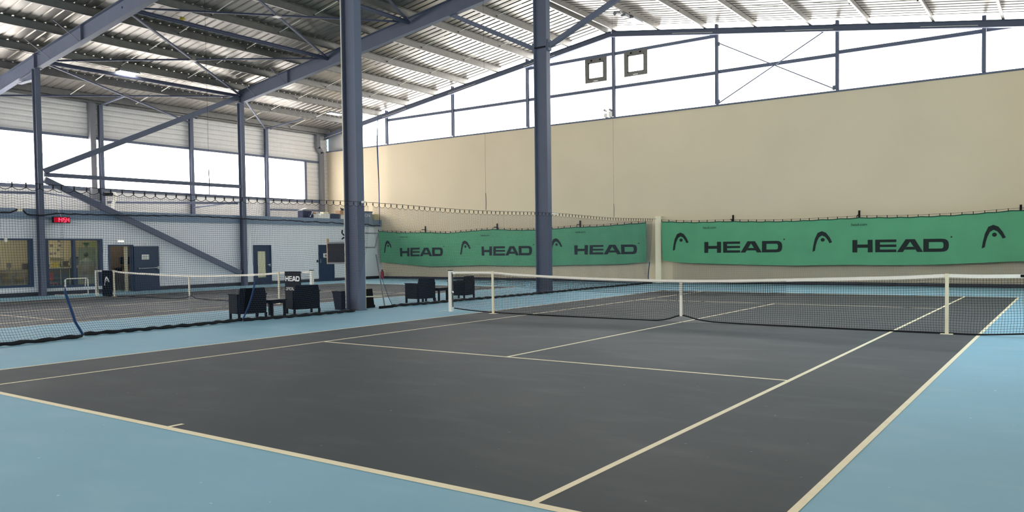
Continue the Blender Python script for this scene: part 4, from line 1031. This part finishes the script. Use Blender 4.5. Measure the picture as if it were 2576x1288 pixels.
# objects on the far court ---------------------------------------------
t = thing('hurdle_frame', 'small white tube frame standing by the grey wall under the second window', 'frame', (-25.95, -.05, 0))
A = [(0, -.45, .03), (0, -.45, .60), (0, -.40, .66), (0, .38, .66), (0, .43, .60), (0, .43, .03)]
obj('front_tube', MB().tube(A, .022, 8), M['white'], t, smooth=True)
obj('base_tube', MB().tube([(0, -.45, .025), (-.3, -.72, .025), (.25, -.6, .025), (0, -.45, .025), (.2, .2, .025), (0, .43, .025)], .018, 8), M['white'], t)
obj('rear_tube', MB().tube([(-.18, -.40, .03), (-.18, -.40, .62), (0, -.38, .66)], .018, 8).tube([(-.18, .40, .3), (-.1, .40, .64), (0, .38, .66)], .018, 8), M['white'], t)
def net_panel(x0, x1, z0_, z1_, label, word):
    t = thing('sponsor_panel', label, 'banner', ((x0 + x1) / 2, -.05, 0)); w = (x1 - x0) / 2
    obj('panel_cloth', MB().box(-w, w, -.01, .01, z0_, z1_), M['banner_black'], t)
    if word:
        P = lambda x, z: (-w * .9 + 1.8 * w * x, -.014, z1_ - .30 + .155 * z); obj('lettering', wordmark(P), M['print_white'], t)
        tm = text_mb('OFFICIAL CLUB', .13); mxx = max(v[0] for v in tm.v); tm.v = [(-w * .88 + v[0] / mxx * 1.76 * w, -.014, z1_ - .575 + v[1]) for v in tm.v]; obj('small_lettering', tm, M['print_white'], t)
        obj('seam', MB().box(-w, w, -.012, -.010, z1_ - .74, z1_ - .73), M['grey'], t)
    else:
        P = lambda x, z: (-w * .52 + w * 1.04 * x, -.014, z1_ - .60 + .36 * z); e = obj('emblem', emblem(P), M['print_white'], t); obj('emblem_dot', emblem_dot(P, rx=.09, rz=.09), M['print_white'], e)
net_panel(-23.97, -23.26, .0, 1.0, 'black panel with a white emblem on the far net', False)
net_panel(-13.02, -12.29, .03, 1.02, 'black panel with white lettering on the far net behind the armchairs', True)

# armchairs, tables -------------------------------------------------------
def armchair(loc, deg, label):
    """local: facing +x, origin at the middle of the seat back on the floor"""
    t = thing('wicker_armchair', label, 'armchair', loc, math.radians(deg), 'dark wicker armchairs by the dividing net')
    W = .33
    obj('backrest', MB().add([(0, -W, .14), (0, W, .14), (0, W, .60), (0, W - .03, .76), (0, -W + .03, .76), (0, -W, .60), (.09, -W, .14), (.09, W, .14), (.06, W, .60), (.04, W - .03, .76), (.04, -W + .03, .76), (.06, -W, .60)],
        [(0, 1, 2, 3, 4, 5)[::-1], (6, 7, 8, 9, 10, 11), (0, 1, 7, 6), (1, 2, 8, 7), (2, 3, 9, 8), (3, 4, 10, 9), (4, 5, 11, 10), (5, 0, 6, 11)]), M['rattan'], t)
    for s in (-1, 1):
        obj('arm_panel', MB().box(.06, .62, s * W - .03, s * W + .03, .14, .60).box(.03, .64, s * W - .045, s * W + .045, .59, .615), M['rattan'], t)
        for x in (.03, .60): obj('leg', MB().box(x - .025, x + .025, s * (W - .0) - .025, s * (W - .0) + .025, 0, .15), M['black'], t)
    obj('seat', MB().box(.08, .60, -W + .03, W - .03, .16, .36), M['rattan'], t)
    obj('cushion', MB().box(.09, .61, -W + .04, W - .04, .36, .43), M['black'], t)
    return t
armchair((-9.27, -4.02, 0), 165, 'wicker armchair furthest left, seen from behind through the dividing net')
armchair((-9.27, -2.36, 0), 160, 'wicker armchair between the left side table and the large column')
armchair((-9.27, 2.30, 0), 172, 'wicker armchair left of the white net post, right of the large column')
armchair((-9.23, 4.35, 0), 190, 'wicker armchair seen through the near net just right of the white net post')
def side_table(loc, rz, label):
    t = thing('side_table', label, 'table', loc, rz, 'low dark tables between armchairs')
    obj('tabletop', MB().box(-.30, .30, -.27, .27, .39, .43), M['black'], t); obj('apron', MB().box(-.27, .27, -.24, .24, .34, .39), M['black'], t)
    for x in (-.25, .25):
        for y in (-.22, .22): obj('leg', MB().box(x - .025, x + .025, y - .025, y + .025, 0, .36), M['black'], t)
side_table((-9.66, -3.2, 0), .15, 'low dark side table between the two armchairs left of the large column')
side_table((-9.66, 3.18, 0), .1, 'low dark side table between the two armchairs right of the large column')
t = thing('waste_bin', 'dark waste bin standing just left of the large column foot', 'bin', (-9.75, -.74, 0))
obj('bin_body', MB().taper((0, 0), 0, .50, .13, .13, .18, .18), mat('dark_navy_plastic', S(10, 20, 34), .6, spec=.2), t); obj('bin_rim', MB().box(-.19, .19, -.19, .19, .49, .52), M['black'], t)
t = thing('waste_bin', 'black upturned bin just right of the large column foot', 'bin', (-9.62, .05, 0))
obj('bin_body', MB().taper((0, 0), .08, .54, .17, .17, .135, .135), M['black'], t); obj('bin_rim', MB().taper((0, 0), 0, .08, .19, .19, .185, .185), M['black'], t)
t = thing('court_squeegee', 'court squeegee with long grey handle leaning behind the net right of the large column', 'squeegee', (-8.95, .15, 0))
obj('handle', MB().tube([(0, -.02, .07), (-.12, -.20, 1.52)], .02, 8), M['grey'], t)
obj('blade', MB().box(-.03, .03, -.22, .30, .0, .07), M['black'], t)
obj('cross_bar', MB().tube([(-.02, -.02, .34), (-.35, -.52, .34)], .018, 6), M['cream'], t)
t = thing('scoreboard', 'black panel with grey rails fixed to the left side of the large column', 'board', (-9.52, -.52, 1.28))
obj('panel', MB().box(-.98, -.02, -.03, .03, .03, .57), M['black'], t)
obj('rail', MB().box(-.98, 0, -.04, .04, .56, .61), M['grey'], t); obj('rail', MB().box(-.98, 0, -.04, .04, -.02, .03), M['grey'], t)
obj('edge_strip', MB().box(-1.02, -.98, -.03, .03, -.02, .70), M['wood'], t)
t = thing('bracket_frame', 'grey tube frame sticking out right of the large column', 'frame', (-9.35, -.6, 0))
obj('tube_loop', MB().tube([(0, 0, 2.12), (-.03, .96, 2.12), (-.03, .82, 1.72), (0, .0, 1.72)], .022, 8), M['grey'], t)
t = thing('fire_extinguisher', 'red fire extinguisher on the floor against the far wall below the left banner', 'extinguisher', (-26.05, 17.35, 0))
obj('cylinder', MB().lathe([(0, 0), (.085, 0), (.09, .03), (.09, .38), (.04, .46), (0, .46)], n=16), M['red'], t, smooth=True)
obj('valve', MB().box(-.02, .02, -.02, .02, .45, .53).box(-.02, .09, -.015, .015, .5, .53), M['black'], t)
obj('hose', MB().tube([(.03, 0, .5), (.15, -.02, .42), (.16, -.02, .15)], .014, 6), M['black'], t)

# ------------------------------------------------------------------ world, camera, view
w = bpy.data.worlds.new('sky'); bpy.context.scene.world = w; w.use_nodes = True
nt = w.node_tree; bg = nt.nodes['Background']; sky = nt.nodes.new('ShaderNodeTexSky'); sky.sky_type = 'NISHITA'; sky.sun_disc = False; sky.sun_elevation = .7
nt.links.new(sky.outputs[0], bg.inputs[0]); bg.inputs[1].default_value = .1

cam = bpy.data.cameras.new('camera'); co = bpy.data.objects.new('camera', cam); C.objects.link(co)
yaw, pit, rol = -.61650, -.03200, -.01230
fw = Vector((math.sin(yaw) * math.cos(pit), math.cos(yaw) * math.cos(pit), math.sin(pit)))
r0 = Vector((math.cos(yaw), -math.sin(yaw), 0)); u0 = r0.cross(fw)
r1 = r0 * math.cos(rol) + u0 * math.sin(rol); u1 = -r0 * math.sin(rol) + u0 * math.cos(rol)
Mx = Matrix((r1, u1, -fw)).transposed().to_4x4(); Mx.translation = Vector((6.8551, -15.9491, 1.6027))
co.matrix_world = Mx
cam.sensor_width = 36; cam.lens = 36 * 1989.96 / 2576; cam.shift_y = 48.0 / 2576
cam.clip_start = .05; cam.clip_end = 300
sc = bpy.context.scene; sc.camera = co
sc.view_settings.view_transform = 'Standard'; sc.view_settings.look = 'None'; sc.view_settings.gamma = 1; sc.view_settings.use_curve_mapping = False
sc.view_settings.exposure = 1.05
sc.cycles.max_bounces = 8; sc.cycles.diffuse_bounces = 5; sc.cycles.glossy_bounces = 3; sc.cycles.transparent_max_bounces = 12
